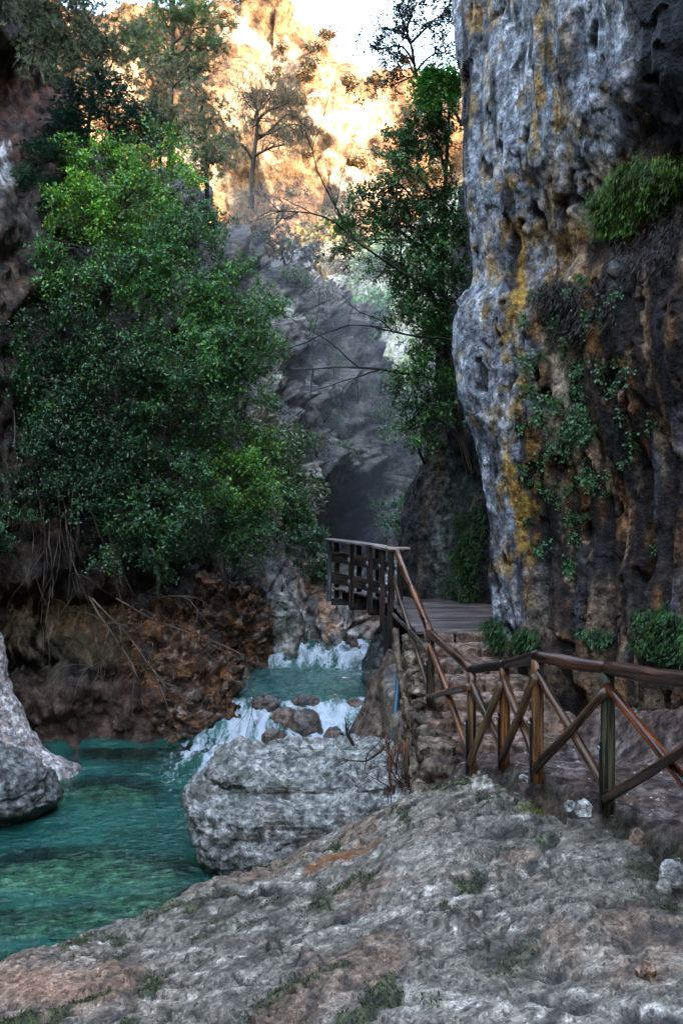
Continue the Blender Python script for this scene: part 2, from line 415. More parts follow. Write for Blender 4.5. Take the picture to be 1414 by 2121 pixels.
for px, py, rx, ry in SUNK:
    dd = CH * FPX / (py - HY); shal = np.maximum(shal, 1 - ((X - (px - CX) / FPX * dd) / (rx * 1.25)) ** 2 - ((Y - dd) / (ry * 1.5)) ** 2)
shal = np.clip(shal + .35 * fbm(q * 1.8, 3, seed=12), 0, 1) * (Y < 15.5)
wcol = np.column_stack([foam, shal, foam])
wf = grid_faces(len(wy), len(wx)); lim = np.interp(Y, [15.9, 16.2, 16.9, 18.5, 19.5, 22, 24], [-9.6, -2.6, -3.0, -3.0, -1.6, -1.6, -1.2])
wf = wf[(X >= lim)[wf].all(1)]
struct('river_water', np.column_stack([X, Y, Z]), wf, M['water'], wcol)

# right cliff ------------------------------------------------------
PYR = [1560, 1340, 1200, 1100, 1000, 900, 800, 700, 640, 590, 500, 400, 300, 150, 0, -200, -500, -1100, -2600]
NOSE = [2.25, 2.20, 2.13, 2.16, 2.06, 1.92, 1.72, 1.60, 1.63, 1.86, 1.80, 1.69, 1.64, 1.65, 1.62, 1.66, 1.8, 2.3, 3.5]
base = [(4.6, 0.5), (4.4, 3.0), (4.15, 5.5), (3.8, 8.0), (3.3, 9.9), (2.8, 11.2), (2.4, 12.2), (2.2, 12.9), (2.5, 14.0), (2.9, 15.3), (3.3, 17.0)]
ctrl = []
for py, nx in zip(PYR, NOSE):
    z = CH - (py - HY) / FPX * 12.9
    row = []
    for k, (x, y) in enumerate(base):
        dxn = nx - 2.2
        wgt = [0.2, 0.25, 0.3, 0.45, 0.7, 0.85, 0.97, 1.0, 0.97, 0.9, 0.8][k]
        rec = 0.35 * float(sst(430, 560, np.array(py * 1.0))) * (1 - float(sst(1050, 1350, np.array(py * 1.0)))) if k <= 5 else 0   # recess below the mossy shelf
        if k <= 4: rec -= 0.25 * float(sst(600, 420, np.array(py * 1.0))) if py < 600 else 0
        row.append((x + dxn * wgt + rec * 0.8, y + rec * 0.6, z))
    ctrl.append(row)
rs = [14, 30, 26, 26, 26, 26, 26, 26, 16, 14, 24, 26, 26, 34, 34, 20, 12, 10, 10]
rs = rs[:len(PYR) - 1]
V, F = loft(ctrl, rs, [5, 6, 12, 60, 62, 56, 48, 44, 34, 14])
N = normals(V, F)
if (N[:, 0].mean() > 0): F = F[:, ::-1]; N = -N
ani = V * np.array([1, 1, 0.45])
D = 0.34 * fbm(ani * 0.5, 3, seed=1) + 0.12 * (ridged(ani * np.array([1.3, 1.3, .4]), 3, seed=2) - 0.5)
D += 0.03 * fbm(V * np.array([4, 4, 2]), 4, seed=3) + 0.02 * (ridged(V * np.array([9, 9, 4]), 3, seed=4) - .5)
pit = sst(0.43, 0.55, fbm(V * np.array([2.9, 2.9, 1.7]), 3, seed=9)); D -= 0.16 * pit
PX, PY = proj(V)
nearn = np.exp(-((PX - 1000) / 90) ** 2)
D *= (1 - 0.55 * np.clip(nearn, 0, 1))
flute = np.sin((V[:, 0] - V[:, 1]) * 9 + 2.5 * fbm(V * np.array([.8, .8, .35]), 3, seed=12)) * sst(850, 1050, PY) * sst(1060, 1130, PX)
D += 0.09 * flute
D += (0.10 * facet(V * np.array([1.2, 1.2, .5]), 1) + .035 * facet(V * np.array([4.5, 4.5, 2.4]), 2)) * (1 - .4 * np.clip(nearn, 0, 1))
V = V + N * D[:, None]
PX, PY = proj(V)
wp = 45 * fbm(V * 1.1, 4, seed=20); wp2 = 25 * fbm(V * 4, 3, seed=21)
pxw, pyw = PX + wp + wp2, PY + wp
bnd = np.interp(pyw, [-400, 0, 300, 400, 500, 600, 700, 800, 950, 1100, 1200, 1330, 1400], [1320, 1310, 1300, 1240, 1170, 1125, 1110, 1100, 1095, 1080, 1085, 1060, 1000])
vst = V * np.array([3.5, 3.5, 0.35])           # vertical streak coordinates
s1 = fbm(vst, 4, seed=30); s2 = fbm(vst * 1.7, 4, seed=31); s3 = fbm(vst * 0.8, 3, seed=32)
nz = fbm(V * np.array([1.9, 1.9, .8]), 5, seed=33); nz2 = fbm(V * np.array([5.5, 5.5, 2.2]), 4, seed=34); nz3 = fbm(V * np.array([1.6, 1.6, 0.9]), 4, seed=35)
c = full(len(V), (0.034, 0.021, 0.015))
c = mixc(c, (0.22, 0.095, 0.035), sst(0.0, 0.35, s1) * .9)
c = mixc(c, (0.38, 0.24, 0.145), sst(0.2, 0.42, s2) * 0.85)
c = mixc(c, (0.08, 0.088, 0.096), sst(0.26, 0.42, s3) * 0.8)
c = mixc(c, (0.010, 0.009, 0.008), sst(-0.05, 0.3, nz3) * 0.85)
c = mixc(c, (0.24, 0.16, 0.10), sst(1150, 1330, pyw) * sst(-0.3, 0.3, nz) * 0.7)
grey = sst(25, -25, pxw - bnd)
gcol = full(len(V), (0.24, 0.255, 0.28))
gcol = mixc(gcol, (0.55, 0.565, 0.595), sst(-0.02, 0.35, nz2 + .3 * nz))
gcol = mixc(gcol, (0.055, 0.06, 0.075), sst(0.05, 0.35, nz) * 0.85)
c = c * (1 - grey[:, None]) + gcol * grey[:, None]
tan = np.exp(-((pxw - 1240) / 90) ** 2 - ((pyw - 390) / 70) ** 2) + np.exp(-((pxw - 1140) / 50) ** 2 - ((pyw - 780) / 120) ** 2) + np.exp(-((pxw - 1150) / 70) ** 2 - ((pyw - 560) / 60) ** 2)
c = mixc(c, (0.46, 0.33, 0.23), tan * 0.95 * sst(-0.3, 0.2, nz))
lich = np.interp(pyw, [0, 200, 450, 600, 700, 900, 1000, 1200], [1120, 1140, 1060, 1080, 1060, 1085, 1090, 1065])
lm = np.exp(-((pxw - lich) / 32) ** 2) * sst(-0.15, 0.25, nz2 + 0.3 * nz) + 0.8 * np.exp(-((pxw - 1160) / 60) ** 2 - ((pyw - 520) / 130) ** 2) * sst(-0.1, 0.25, nz2)
lm += 0.7 * np.exp(-((pxw - 1000) / 28) ** 2) * sst(0.0, 0.3, nz2 + 0.3 * nz) * sst(1000, 300, pyw) + sst(0.25, 0.5, fbm(V * 3, 4, seed=40)) * grey * 0.45
lm *= sst(1280, 1150, pyw)
c = mixc(c, (0.36, 0.19, 0.025), np.clip(lm * 1.25, 0, 1) * 0.9)
c = mixc(c, (.015, .014, .014), sst(.28, .45, fbm(V * np.array([2.6, 2.6, .3]), 4, seed=41)) * .85)
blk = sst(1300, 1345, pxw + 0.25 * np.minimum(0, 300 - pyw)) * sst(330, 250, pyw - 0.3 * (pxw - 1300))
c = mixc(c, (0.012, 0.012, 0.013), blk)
c = mixc(c, (0.018, 0.014, 0.012), pit * 0.9)
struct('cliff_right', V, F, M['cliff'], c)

# second cliff beyond the steps, and the wall that runs on behind it
PY2 = [1700, 1235, 1130, 1050, 950, 830, 650, 400, 0, -600, -1500]
EX2 = [845, 832, 832, 848, 872, 905, 930, 960, 990, 1010, 1100]
ctrl = []
for py, ex in zip(PY2, EX2):
    z = CH - (py - HY) / FPX * 18.3
    x0 = (ex - CX) / FPX * 18.3
    ctrl.append([(3.6, 15.2, z), (2.9 + (x0 - 1.2) * .5, 16.4, z), (2.0 + (x0 - 1.2) * .8, 17.2, z), (x0 + .2, 17.7, z), (x0, 18.4, z), (x0 + .35, 20, z), (x0 + 1.2, 24, z), (x0 + 2.3, 30, z), (x0 + 4.5, 42, z), (x0 + 8, 58, z), (x0 + 13, 78, z)])
V, F = loft(ctrl, [30, 24, 22, 24, 22, 22, 18, 18, 14, 10], [24, 26, 24, 20, 22, 12, 12, 10, 6, 6])
N = normals(V, F)
if N[:, 0].mean() > 0: F = F[:, ::-1]; N = -N
D = 0.3 * fbm(V * np.array([.8, .8, .3]), 4, seed=51) + 0.18 * (ridged(V * np.array([1.7, 1.7, .35]), 4, seed=52) - .5) + 0.05 * fbm(V * 4, 4, seed=53) + .08 * facet(V * np.array([1.6, 1.6, .8]), 6)
V = V + N * D[:, None]
PX, PY = proj(V)
st = fbm(V * np.array([2.2, 2.2, .25]), 4, seed=54); nz = fbm(V * 2.5, 4, seed=55)
c = full(len(V), (0.03, 0.027, 0.024))
c = mixc(c, (0.11, 0.115, 0.095), np.exp(-((PX + 15 * nz - 915) / 26) ** 2) * sst(900, 1000, PY) * 0.95)
c = mixc(c, (0.13, 0.085, 0.05), sst(0.15, 0.4, st) * 0.6)
c = mixc(c, (0.02, 0.06, 0.012), np.exp(-((PX - 965) / 30) ** 2) * sst(950, 1080, PY) * sst(-.2, .2, nz))
struct('cliff_beyond', V, F, M['cliff'], c)

# the same rock wall where it runs on behind the viewpoint and upwards to its rim
ctrl = []
for z, dx in ((-1, 0), (8, -0.3), (16, 0.5), (24, 1.5), (33, 3)):
    ctrl.append([(9 + dx, -60, z), (7 + dx, -35, z), (5.6 + dx, -15, z), (5.1 + dx, -4, z), (4.9 + dx, 1.5, z), (5.3 + dx, 6, z), (6.5 + dx, 10, z)])
V, F = loft(ctrl, 14, 14); N = normals(V, F)
if N[:, 0].mean() > 0: F = F[:, ::-1]; N = -N
V = V + N * (0.5 * fbm(V * np.array([.5, .5, .25]), 4, seed=60))[:, None]
struct('cliff_behind', V, F, M['cliff'], mixc(full(len(V), (0.14, 0.12, 0.10)), (0.28, 0.28, 0.29), sst(-.1, .3, fbm(V * .6, 3, seed=61))))

ctrl = []  # unseen gorge walls behind the viewpoint, added to block sky light and deepen shade
for z, dx in ((-1, 0), (6, .4), (12, -.5), (18, -2), (24, -5)):
    ctrl.append([(-9.5 + dx, 16, z), (-10.5 + dx, 10, z), (-9.5 + dx, 2, z), (-8.5 + dx, -8, z), (-8 + dx, -20, z), (-4 + dx * .3, -32, z), (6, -38, z + 2)])
V, F = loft(ctrl, 14, 16); N = normals(V, F)
if N[:, 0].mean() < 0: F = F[:, ::-1]; N = -N
V = V + N * (0.8 * fbm(V * np.array([.4, .4, .3]), 4, seed=65) + .25 * facet(V * .6, 3))[:, None]
struct('unseen_cliff_opposite', V, F, M['cliff'], mixc(full(len(V), (0.06, 0.055, 0.04)), (0.14, 0.13, 0.12), sst(-.1, .3, fbm(V * .6, 3, seed=66))))

# plateau above the right wall, which keeps the gorge in shade
ctrl = []
for dx, dz in ((0, 0), (3, 2.5), (9, 4.5), (30, 6)):
    ctrl.append([(12 + dx, -60, 32 + dz), (8.5 + dx, -15, 32 + dz), (6.0 + dx, 2, 31 + dz), (4.6 + dx, 12, 28 + dz), (4.6 + dx, 18, 27 + dz), (7.2 + dx, 40, 27 + dz), (17 + dx, 80, 27 + dz)])
V, F = loft(ctrl, 8, 16); V[:, 2] += 0.8 * fbm(V * .3, 3, seed=62)
struct('plateau', V, F, M['far'], full(len(V), (0.10, 0.10, 0.05)))

# left bank, left cliff and the slope that closes the view ---------
cols = [
    (-420, [(1600, 13.5), (1535, 15.6), (1400, 15.9), (1375, 20.5), (1240, 20.5), (1190, 15.2), (900, 15.0), (500, 15.6), (240, 16.6), (-60, 17.6), (-700, 19)]),
    (-60, [(1600, 14.4), (1535, 16.0), (1400, 16.3), (1375, 21), (1240, 21), (1195, 15.9), (900, 15.6), (480, 16.0), (330, 18.0), (120, 19.2), (30, 16.8), (-500, 18)][:11]),
    (60, [(1600, 14.6), (1535, 16.0), (1405, 16.3), (1380, 21), (1245, 21), (1205, 16.4), (930, 16.6), (600, 17.2), (330, 18.5), (130, 20.0), (-250, 20)]),
    (160, [(1600, 14.6), (1535, 16.0), (1410, 16.3), (1385, 20.5), (1250, 20.5), (1215, 17.0), (950, 17.4), (620, 18.4), (400, 19.6), (300, 21), (240, 24)]),
    (280, [(1600, 14.6), (1535, 16.0), (1440, 16.2), (1370, 16.8), (1290, 17.2), (1220, 17.8), (1000, 18.6), (700, 20.0), (480, 21.4), (370, 23), (330, 27)]),
    (400, [(1595, 14.8), (1530, 16.1), (1460, 16.3), (1390, 16.8), (1330, 17.5), (1250, 18.8), (1050, 20.0), (780, 22.0), (560, 24.5), (440, 27), (400, 32)]),
    (462, [(1480, 17.0), (1418, 18.2), (1392, 18.5), (1362, 18.9), (1325, 19.4), (1240, 20.6), (1080, 22), (830, 25.0), (620, 28.5), (490, 32), (455, 38)]),
    (570, [(1420, 18.6), (1385, 19.7), (1340, 20.0), (1290, 20.4), (1230, 21.0), (1150, 22.0), (1000, 25), (800, 30), (640, 34), (545, 38), (515, 44)]),
    (640, [(1400, 19.5), (1345, 20.8), (1300, 21.1), (1250, 21.5), (1180, 22.2), (1100, 24.5), (960, 30), (820, 35), (690, 40), (600, 44), (570, 50)]),
    (710, [(1390, 19.6), (1340, 20.4), (1290, 20.8), (1240, 21.4), (1190, 22.6), (1120, 30), (980, 37), (860, 41), (750, 45), (670, 49), (645, 55)]),
    (770, [(1380, 20.2), (1330, 21), (1280, 21.5), (1230, 22.3), (1190, 24), (1110, 36), (1000, 42), (920, 45), (820, 48), (740, 52), (710, 58)]),
    (830, [(1370, 20.8), (1326, 21.6), (1280, 22.3), (1240, 23.2), (1190, 25), (1110, 40), (1040, 45), (980, 48), (930, 51), (890, 54), (870, 60)]),
    (930, [(1360, 21.5), (1322, 22.3), (1280, 23), (1240, 24.5), (1190, 27), (1120, 46), (1080, 50), (1050, 52), (1030, 55), (1010, 58), (1000, 64)]),
]
ctrl = [[P(px, py, d) for py, d in pts] for px, pts in cols]
V, F = loft(ctrl, [10, 26, 24, 30, 30, 28, 28, 30, 30, 24, 10, 8], [8, 26, 14, 22, 16, 26, 30, 30, 26, 16])
N = normals(V, F)
if N[:, 1].mean() > 0: F = F[:, ::-1]; N = -N
dist = V[:, 1]
amp = np.clip(dist / 18, 0.8, 2.6)
sc_ = (1.0 / amp)[:, None]
D = amp * (0.32 * fbm(V * sc_ * 0.9, 4, seed=70) + 0.2 * (ridged(V * sc_ * np.array([1.8, 1.8, .9]), 4, seed=71) - .5) + 0.08 * fbm(V * sc_ * 4.5, 4, seed=72))
D *= 1 - 0.5 * sst(1450, 1560, proj(V)[1])
far_ = 1 + 1.3 * sst(22, 34, dist)
D = D * far_ + amp * far_ * (.12 * facet(V * sc_ * 1.3, 4) + .05 * facet(V * sc_ * 3.6, 5))
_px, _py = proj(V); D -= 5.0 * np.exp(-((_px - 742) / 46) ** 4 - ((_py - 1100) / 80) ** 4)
V = V + N * D[:, None]
PX, PY = proj(V)
nz = fbm(V * 1.6, 5, seed=73); nz2 = fbm(V * 4.5, 4, seed=74); st = fbm(V * np.array([2.4, 2.4, .4]), 4, seed=75)
c = full(len(V), (0.045, 0.036, 0.03))
c = mixc(c, (0.11, 0.07, 0.05), sst(0, .4, nz) * .8)
c = mixc(c, (0.03, 0.026, 0.024), sst(0.05, .4, nz2) * .7)
water_lick = sst(1380, 1440, PY) * sst(520, 380, PX)
c = mixc(c, (0.105, 0.062, 0.045), water_lick * 0.8)
c = mixc(c, (0.28, 0.115, 0.05), sst(0.05, .35, nz2 + .4 * nz) * sst(1240, 1300, PY) * sst(1500, 1450, PY) * sst(220, 300, PX) * sst(620, 540, PX) * .7)
fargrey = sst(540, 600, PX) * sst(1120, 1200, PY)
c = mixc(c, (0.44, 0.42, 0.38), fargrey * (0.35 + 0.65 * sst(-.2, .25, st)))
c = mixc(c, (0.68, 0.65, 0.60), fargrey * sst(.15, .4, st + .3 * nz2))
c = mixc(c, (0.62, 0.30, 0.16), fargrey * np.exp(-((PX - 675 + 0.35 * (1280 - PY)) / 34) ** 2) * sst(-.25, .2, st) * .9)
c = mixc(c, (0.36, 0.21, 0.14), np.exp(-((PX - 770) / 30) ** 2) * sst(1240, 1270, PY) * .8)
mid = sst(500, 560, PX) * sst(1150, 1050, PY)
nm = fbm(V * .35, 4, seed=77)
c = mixc(c, (0.145, 0.12, 0.10), mid * 0.92)
c = mixc(c, (0.38, 0.32, 0.27), mid * sst(.15, .38, nm + .3 * st) * .85)
c = mixc(c, (0.05, 0.065, 0.03), mid * sst(.05, .35, nz + .3 * nz2) * .8)
c = mixc(c, (0.025, 0.025, 0.026), mid * sst(.1, .4, fbm(V * .5, 4, seed=78)) * .8)
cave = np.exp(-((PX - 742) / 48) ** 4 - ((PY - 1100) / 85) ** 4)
c = mixc(c, (0.03, 0.032, 0.036), cave)  # shade of the cave hollow painted into the rock colour
red = sst(160, 100, PX) * sst(130, 180, PY) * sst(360, 320, PY)
c = mixc(c, (0.09, 0.04, 0.028), red * (.2 + .8 * sst(-.2, .3, st)))
c = mixc(c, (0.45, 0.46, 0.48), sst(50, 10, PX) * sst(260, 300, PY) * sst(400, 350, PY) * sst(-.1, .2, nz))
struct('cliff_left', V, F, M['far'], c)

# far slope on the right of the gorge, in the mist
cols = [(690, [(1150, 60), (1000, 64), (850, 68), (700, 72), (600, 76), (560, 84)]),
        (760, [(1150, 58), (1000, 62), (850, 66), (700, 70), (580, 74), (530, 82)]),
        (830, [(1150, 52), (1000, 58), (850, 62), (680, 66), (540, 70), (470, 78)]),
        (900, [(1150, 46), (1000, 50), (850, 54), (650, 58), (500, 62), (420, 70)]),
        (1000, [(1150, 40), (1000, 44), (850, 48), (620, 52), (450, 56), (380, 64)]),
        (1200, [(1150, 36), (1000, 40), (850, 44), (600, 48), (420, 52), (350, 60)])]
ctrl = [[P(px, py, d) for py, d in pts] for px, pts in cols]
V, F = loft(ctrl, 16, 20); N = normals(V, F)
if N[:, 1].mean() > 0: F = F[:, ::-1]; N = -N
V = V + N * (1.3 * fbm(V * .3, 5, seed=80) + .3 * fbm(V * 1.5, 3, seed=81))[:, None]
nz = fbm(V * .8, 4, seed=82)
c = mixc(full(len(V), (0.22, 0.21, 0.18)), (0.10, 0.14, 0.06), sst(-.1, .3, nz)); c = mixc(c, (.25, .21, .17), sst(.25, .5, fbm(V * .5, 4, seed=83)))
struct('gorge_slope', V, F, M['far'], c)

# sunlit mountain
ridge_px = [-700, -300, -60, 120, 240, 340, 440, 500, 560, 620, 680, 760, 850, 980, 1150, 1500, 2000]
ridge_py = [-300, -180, -60, 10, 24, 20, 14, 30, 34, 76, 104, 152, 180, 205, 230, 260, 320]
ctrl = []
for k, (px, ry) in enumerate(zip(ridge_px, ridge_py)):
    j = 6 * math.sin(k * 2.1)
    ctrl.append([P(px, 1050, 95 + j), P(px, 850, 108 + j), P(px, 680, 122 - j), P(px, 560, 136 + j), P(px, 440, 142 + j), P(px, ry + (440 - ry) * .66, 148), P(px, ry + (440 - ry) * .3, 158 - j), P(px, ry, 172), P(px, ry + 40, 200), P(px, ry + 300, 260)])
V, F = loft(ctrl, [4, 4, 6, 10, 12, 12, 12, 12, 12, 12, 12, 12, 12, 10, 6, 4], [5, 10, 16, 20, 22, 22, 22, 8, 4]); N = normals(V, F)
if N[:, 1].mean() > 0: F = F[:, ::-1]; N = -N
D = 5.5 * fbm(V * np.array([.035, .035, .03]), 5, seed=90) + 4.5 * (ridged(V * np.array([.08, .08, .04]), 4, seed=91) - .5) + .9 * fbm(V * .35, 3, seed=92) + 1.6 * facet(V * .12, 7)
V = V + N * D[:, None]
c = full(len(V), (0.13, 0.068, 0.034))
c = mixc(c, (0.30, 0.20, 0.13), sst(-.05, .3, fbm(V * .06, 4, seed=93)))
c = mixc(c, (0.05, 0.026, 0.011), sst(.0, .3, fbm(V * .13, 4, seed=94)) * .85)
struct('mountain', V, F, M['mount'], c)

# ground of the path and the bank under the steps ------------------
def path_z(x, y):    # trodden ground beside the fence, relative to the pool
    return np.interp(y, [-4, 0, 3, 5, 7, 8.2, 9.2, 10.1, 11], [3.1, 2.9, 2.55, 2.25, 1.98, 1.95, 1.68, 1.42, 1.40])
xs_l = lambda y: np.interp(y, [-4, 0, 3, 5.0, 5.8, 6.3, 6.8, 7.2, 8, 9, 9.6, 11], [-1.0, -0.4, 1.9, 2.45, 2.3, 2.22, 2.08, 1.92, 1.5, 1.35, 1.0, 1.0])
ys = np.linspace(-4, 10.6, 200); ts = np.linspace(0, 1, 90)
YY, TT = np.meshgrid(ys, ts, indexing='ij'); YY = YY.ravel(); TT = TT.ravel()
xl = xs_l(YY); xr = 4.9 + 0 * xl; XX = xl + (xr - xl) * TT
cl = np.interp(YY, [0.5, 3, 5.5, 8, 9.9, 11.2], [4.6, 4.4, 4.15, 3.8, 3.3, 2.8])
ZZ = path_z(XX, YY) - 0.35 * sst(0.08, 0.0, TT) + 0.55 * sst(0.75, 0.1, np.maximum(cl - XX, 0)) ** 2
V = np.column_stack([XX, YY, ZZ]); V[:, 2] += 0.035 * fbm(V * 3, 4, seed=100) + 0.02 * fbm(V * 9, 3, seed=101)
nz = fbm(V * 3, 4, seed=102)
c = mixc(full(len(V), (0.115, 0.065, 0.048)), (0.21, 0.15, 0.125), sst(0, .4, nz)); c = mixc(c, (0.05, 0.035, 0.03), sst(.1, .4, fbm(V * 6, 3, seed=103)))
edge_m = sst(.10, .03, TT) * sst(-.3, .2, nz)
c = mixc(c, (.05, .055, .03), edge_m * .8)
struct('path', V, grid_faces(200, 90), M['soil'], c)

ctrl = []
for y, x0 in ((8.8, 1.3), (10, 0.75), (11.5, 0.55), (13, 0.45), (14.5, 0.35), (16, 0.45), (17.5, 0.7), (19.5, 0.9), (23, 1.0), (28, 1.6)):
    lv = 0.3 if y < 16 else 0.9
    zt = {8.8: 1.2, 10: 1.1, 11.5: 1.15, 13: 1.35, 14.5: 1.6, 16: 1.3, 17.5: 1.2, 19.5: 1.4, 23: 2.2, 28: 3}[y]
    ctrl.append([(x0 - .45, y, -1.2), (x0, y, lv - .2), (x0 + .25, y, lv * .4 + zt * .5), (x0 + .55, y, zt), (3.6, y, zt + .2)])
V, F = loft(ctrl, 18, [14, 16, 14, 8]); N = normals(V, F)
if N[:, 2].mean() < 0: F = F[:, ::-1]; N = -N
V = V + N * (.14 * fbm(V * 1.6, 4, seed=105) + .06 * fbm(V * 5, 4, seed=106))[:, None]
c = mixc(full(len(V), (0.10, 0.065, 0.045)), (0.2, 0.15, 0.11), sst(0, .4, fbm(V * 3, 4, seed=107)))
struct('bank', V, F, M['wet'], c)
# ------------------------------------------------------------------ rocks
def ring_rock(name, rings, label, cat, mat, paint, amp=(0.12, 0.05), freq=(1.6, 5), seed=1, nu=120, nv=None, expo=2.6, group=None, parent=None, ridg=0.3, tilt=(0, 0)):
    """A rock from horizontal sections: (z, x0, x1, y0, y1) from the bottom up."""
    rings = [np.array(r, float) for r in rings]
    r = cr(np.array(rings), nv or max(4, int(120 / (len(rings) - 1))))
    a = np.arange(nu) / nu * 2 * np.pi
    ca = np.sign(np.cos(a)) * np.abs(np.cos(a)) ** (2 / expo); sa = np.sign(np.sin(a)) * np.abs(np.sin(a)) ** (2 / expo)
    xc = (r[:, 1] + r[:, 2]) / 2; yc = (r[:, 3] + r[:, 4]) / 2; rx = np.abs(r[:, 2] - r[:, 1]) / 2; ry = np.abs(r[:, 4] - r[:, 3]) / 2
    V = np.stack([xc[:, None] + rx[:, None] * ca, yc[:, None] + ry[:, None] * sa, r[:, :1] + 0 * ca], -1).reshape(-1, 3)
    F = grid_faces(len(r), nu, True)
    top = V[-nu:].mean(0); T = []
    # close the top with shrinking rings
    nr = 14; ext = []
    for k in range(1, nr + 1):
        f = 1 - k / nr
        g = top + (V[-nu:] - top) * max(f, 0.002)
        ext.append(g)
    base_n = len(V); V = np.concatenate([V] + ext)
    F = np.concatenate([F, base_n - nu + grid_faces(nr + 1, nu, True)])
    V[:, 0] += tilt[0] * (V[:, 2] - r[0, 0]); V[:, 2] += tilt[1] * (V[:, 0] - xc.mean())
    N = normals(V, F)
    D = amp[0] * fbm(V * freq[0], 4, seed=seed) + amp[0] * ridg * (ridged(V * freq[0] * 1.7, 4, seed=seed + .3) - .5) + amp[1] * fbm(V * freq[1], 4, seed=seed + .6) + amp[1] * .6 * (ridged(V * freq[1] * 1.6, 3, seed=seed + .8) - .5)
    D += amp[0] * .5 * facet(V * freq[0] * 1.1, seed) + amp[1] * .7 * facet(V * freq[1] * .8, seed + 2)
    V = V + N * D[:, None]
    c = paint(V, N)
    loc = np.array([xc[0], yc[0], max(V[:, 2].min(), -0.02)])
    o = obj(name, mesh(name, V - loc, F, c), mat, parent, loc)
    return tag(o, label, cat, group)

def paint_grey(V, N, seed=1, light=(0.42, 0.41, 0.39), dark=(0.10, 0.095, 0.08), moss=0.25, brown=0.3, wet=True):
    a = fbm(V * 2.2, 5, seed=seed); b = fbm(V * 5.5, 4, seed=seed + 1); d = fbm(V * 1.1, 4, seed=seed + 2)
    c = full(len(V), np.array(light) * .68)
    c = mixc(c, light, sst(-.05, .35, a)); c = mixc(c, dark, sst(.08, .42, b) * .8)
    c = mixc(c, (0.22, 0.13, 0.095), sst(.05, .4, d) * brown)
    c = mixc(c, (0.05, 0.075, 0.025), sst(.12, .45, fbm(V * 3.1, 4, seed=seed + 3)) * moss * sst(-.2, .5, N[:, 2]))
    if wet: c = mixc(c, (0.05, 0.05, 0.042), sst(0.35, 0.1, V[:, 2]) * .8)
    return c

# big slab in the foreground: a loft over real points, dipping to the pool on the left
rows = [
    [(-3.6, -0.5, 0.6), (-2.4, -0.5, 1.4), (-1.2, -0.5, 2.2), (0, -0.5, 2.75), (1.0, -0.5, 2.85), (2.2, -0.5, 2.7)],
    [(-3.6, 2.2, 0.3), (-2.5, 2.2, 0.75), (-1.3, 2.2, 1.4), (0, 2.2, 1.95), (1.2, 2.2, 2.2), (2.6, 2.2, 2.3)],
    [(-3.7, 4.0, -0.1), (-2.6, 4.0, 0.35), (-1.4, 4.0, 0.85), (0, 4.0, 1.3), (1.3, 4.0, 1.72), (2.8, 4.0, 2.0)],
    [(-3.6, 5.6, -0.1), (-2.6, 5.6, 0.25), (-1.3, 5.6, 0.65), (0, 5.6, 1.15), (1.3, 5.6, 1.52), (2.75, 5.6, 1.85)],
    [(-3.9, 6.9, -0.3), (-2.75, 6.9, 0.30), (-1.5, 6.8, 0.60), (-.05, 6.8, 1.08), (1.3, 6.8, 1.55), (2.3, 6.8, 1.80)],
    [(-4.3, 8.0, -0.7), (-3.0, 8.0, 0.22), (-1.7, 8.1, 0.45), (-.2, 8.2, 0.88), (1.0, 8.2, 1.42), (1.60, 8.2, 1.70)],
    [(-4.5, 8.8, -1.2), (-3.3, 8.6, -0.45), (-1.75, 9.3, 0.27), (-.45, 9.5, 0.62), (.75, 9.2, 1.25), (1.45, 9.0, 1.58)],
    [(-4.5, 9.3, -1.6), (-3.4, 9.1, -1.1), (-1.9, 9.8, -0.35), (-.5, 10.0, 0.35), (.7, 9.8, 1.0), (1.5, 9.5, 1.4)],
    [(-4.5, 9.6, -1.9), (-3.4, 9.4, -1.7), (-1.9, 10.1, -1.2), (-.45, 10.3, -0.6), (.8, 10.1, 0.3), (1.6, 9.8, 0.8)],
]
V, F = loft(rows, [16, 26, 44, 48, 56, 60, 40, 16], [70, 84, 92, 92, 46]); N = normals(V, F)
if N[:, 2].mean() < 0: F = F[:, ::-1]; N = -N
# bedding runs obliquely, from lower left to upper right
u = V[:, 0] * 0.5 + V[:, 1] * 0.86; v_ = V[:, 0] * 0.86 - V[:, 1] * 0.5
bed = np.column_stack([u * 2.6, v_ * 0.9, V[:, 2]])
D = 0.10 * fbm(V * .6, 3, seed=110) + 0.025 * (ridged(bed * .6, 3, seed=111) - .5) + .010 * fbm(bed * 3.0, 4, seed=112) + .008 * (ridged(bed * np.array([3.2, 3.2, 3]), 3, seed=113) - .5) + .006 * fbm(V * 20, 3, seed=114)
stepn = fbm(V * .8, 3, seed=109) * 2.2 + u * 1.1
fr_ = stepn - np.floor(stepn); D += .05 * (sst(0, .05, fr_) - fr_)                 # broken beds, one above the next
D += .022 * facet(bed * np.array([.45, .7, .6]), 8) + .010 * facet(V * 7, 9)
wv_ = fbm(V * 2, 3, seed=115)[:, None]
crk = sst(.86, .96, 1 - np.abs(pn(bed * .75 + 3 + .25 * wv_)) * 2.0) * sst(-.15, .1, fbm(V * .9, 2, seed=108))
crk = np.maximum(crk, .8 * sst(.88, .97, 1 - np.abs(pn(bed * np.array([1.9, 1.3, 1.5]) + 9 + .35 * wv_)) * 2.0) * sst(0, .25, fbm(V * 1.2, 2, seed=106))); D -= .06 * crk
rough_z = sst(-.05, .3, fbm(V * 1.0, 4, seed=107))                                   # zones eaten into pits between smooth sheets
pt = sst(.2, .5, fbm(V * 4.5, 4, seed=116)) * rough_z; D -= .045 * pt
V = V + N * D[:, None]
PX, PY = proj(V)
a = fbm(V * 1.6, 5, seed=117); b = fbm(V * 7, 4, seed=118); d_ = fbm(V * .9, 4, seed=119); e = fbm(bed * np.array([3.2, .9, 2]), 4, seed=120)
c = full(len(V), (0.26, 0.23, 0.195))
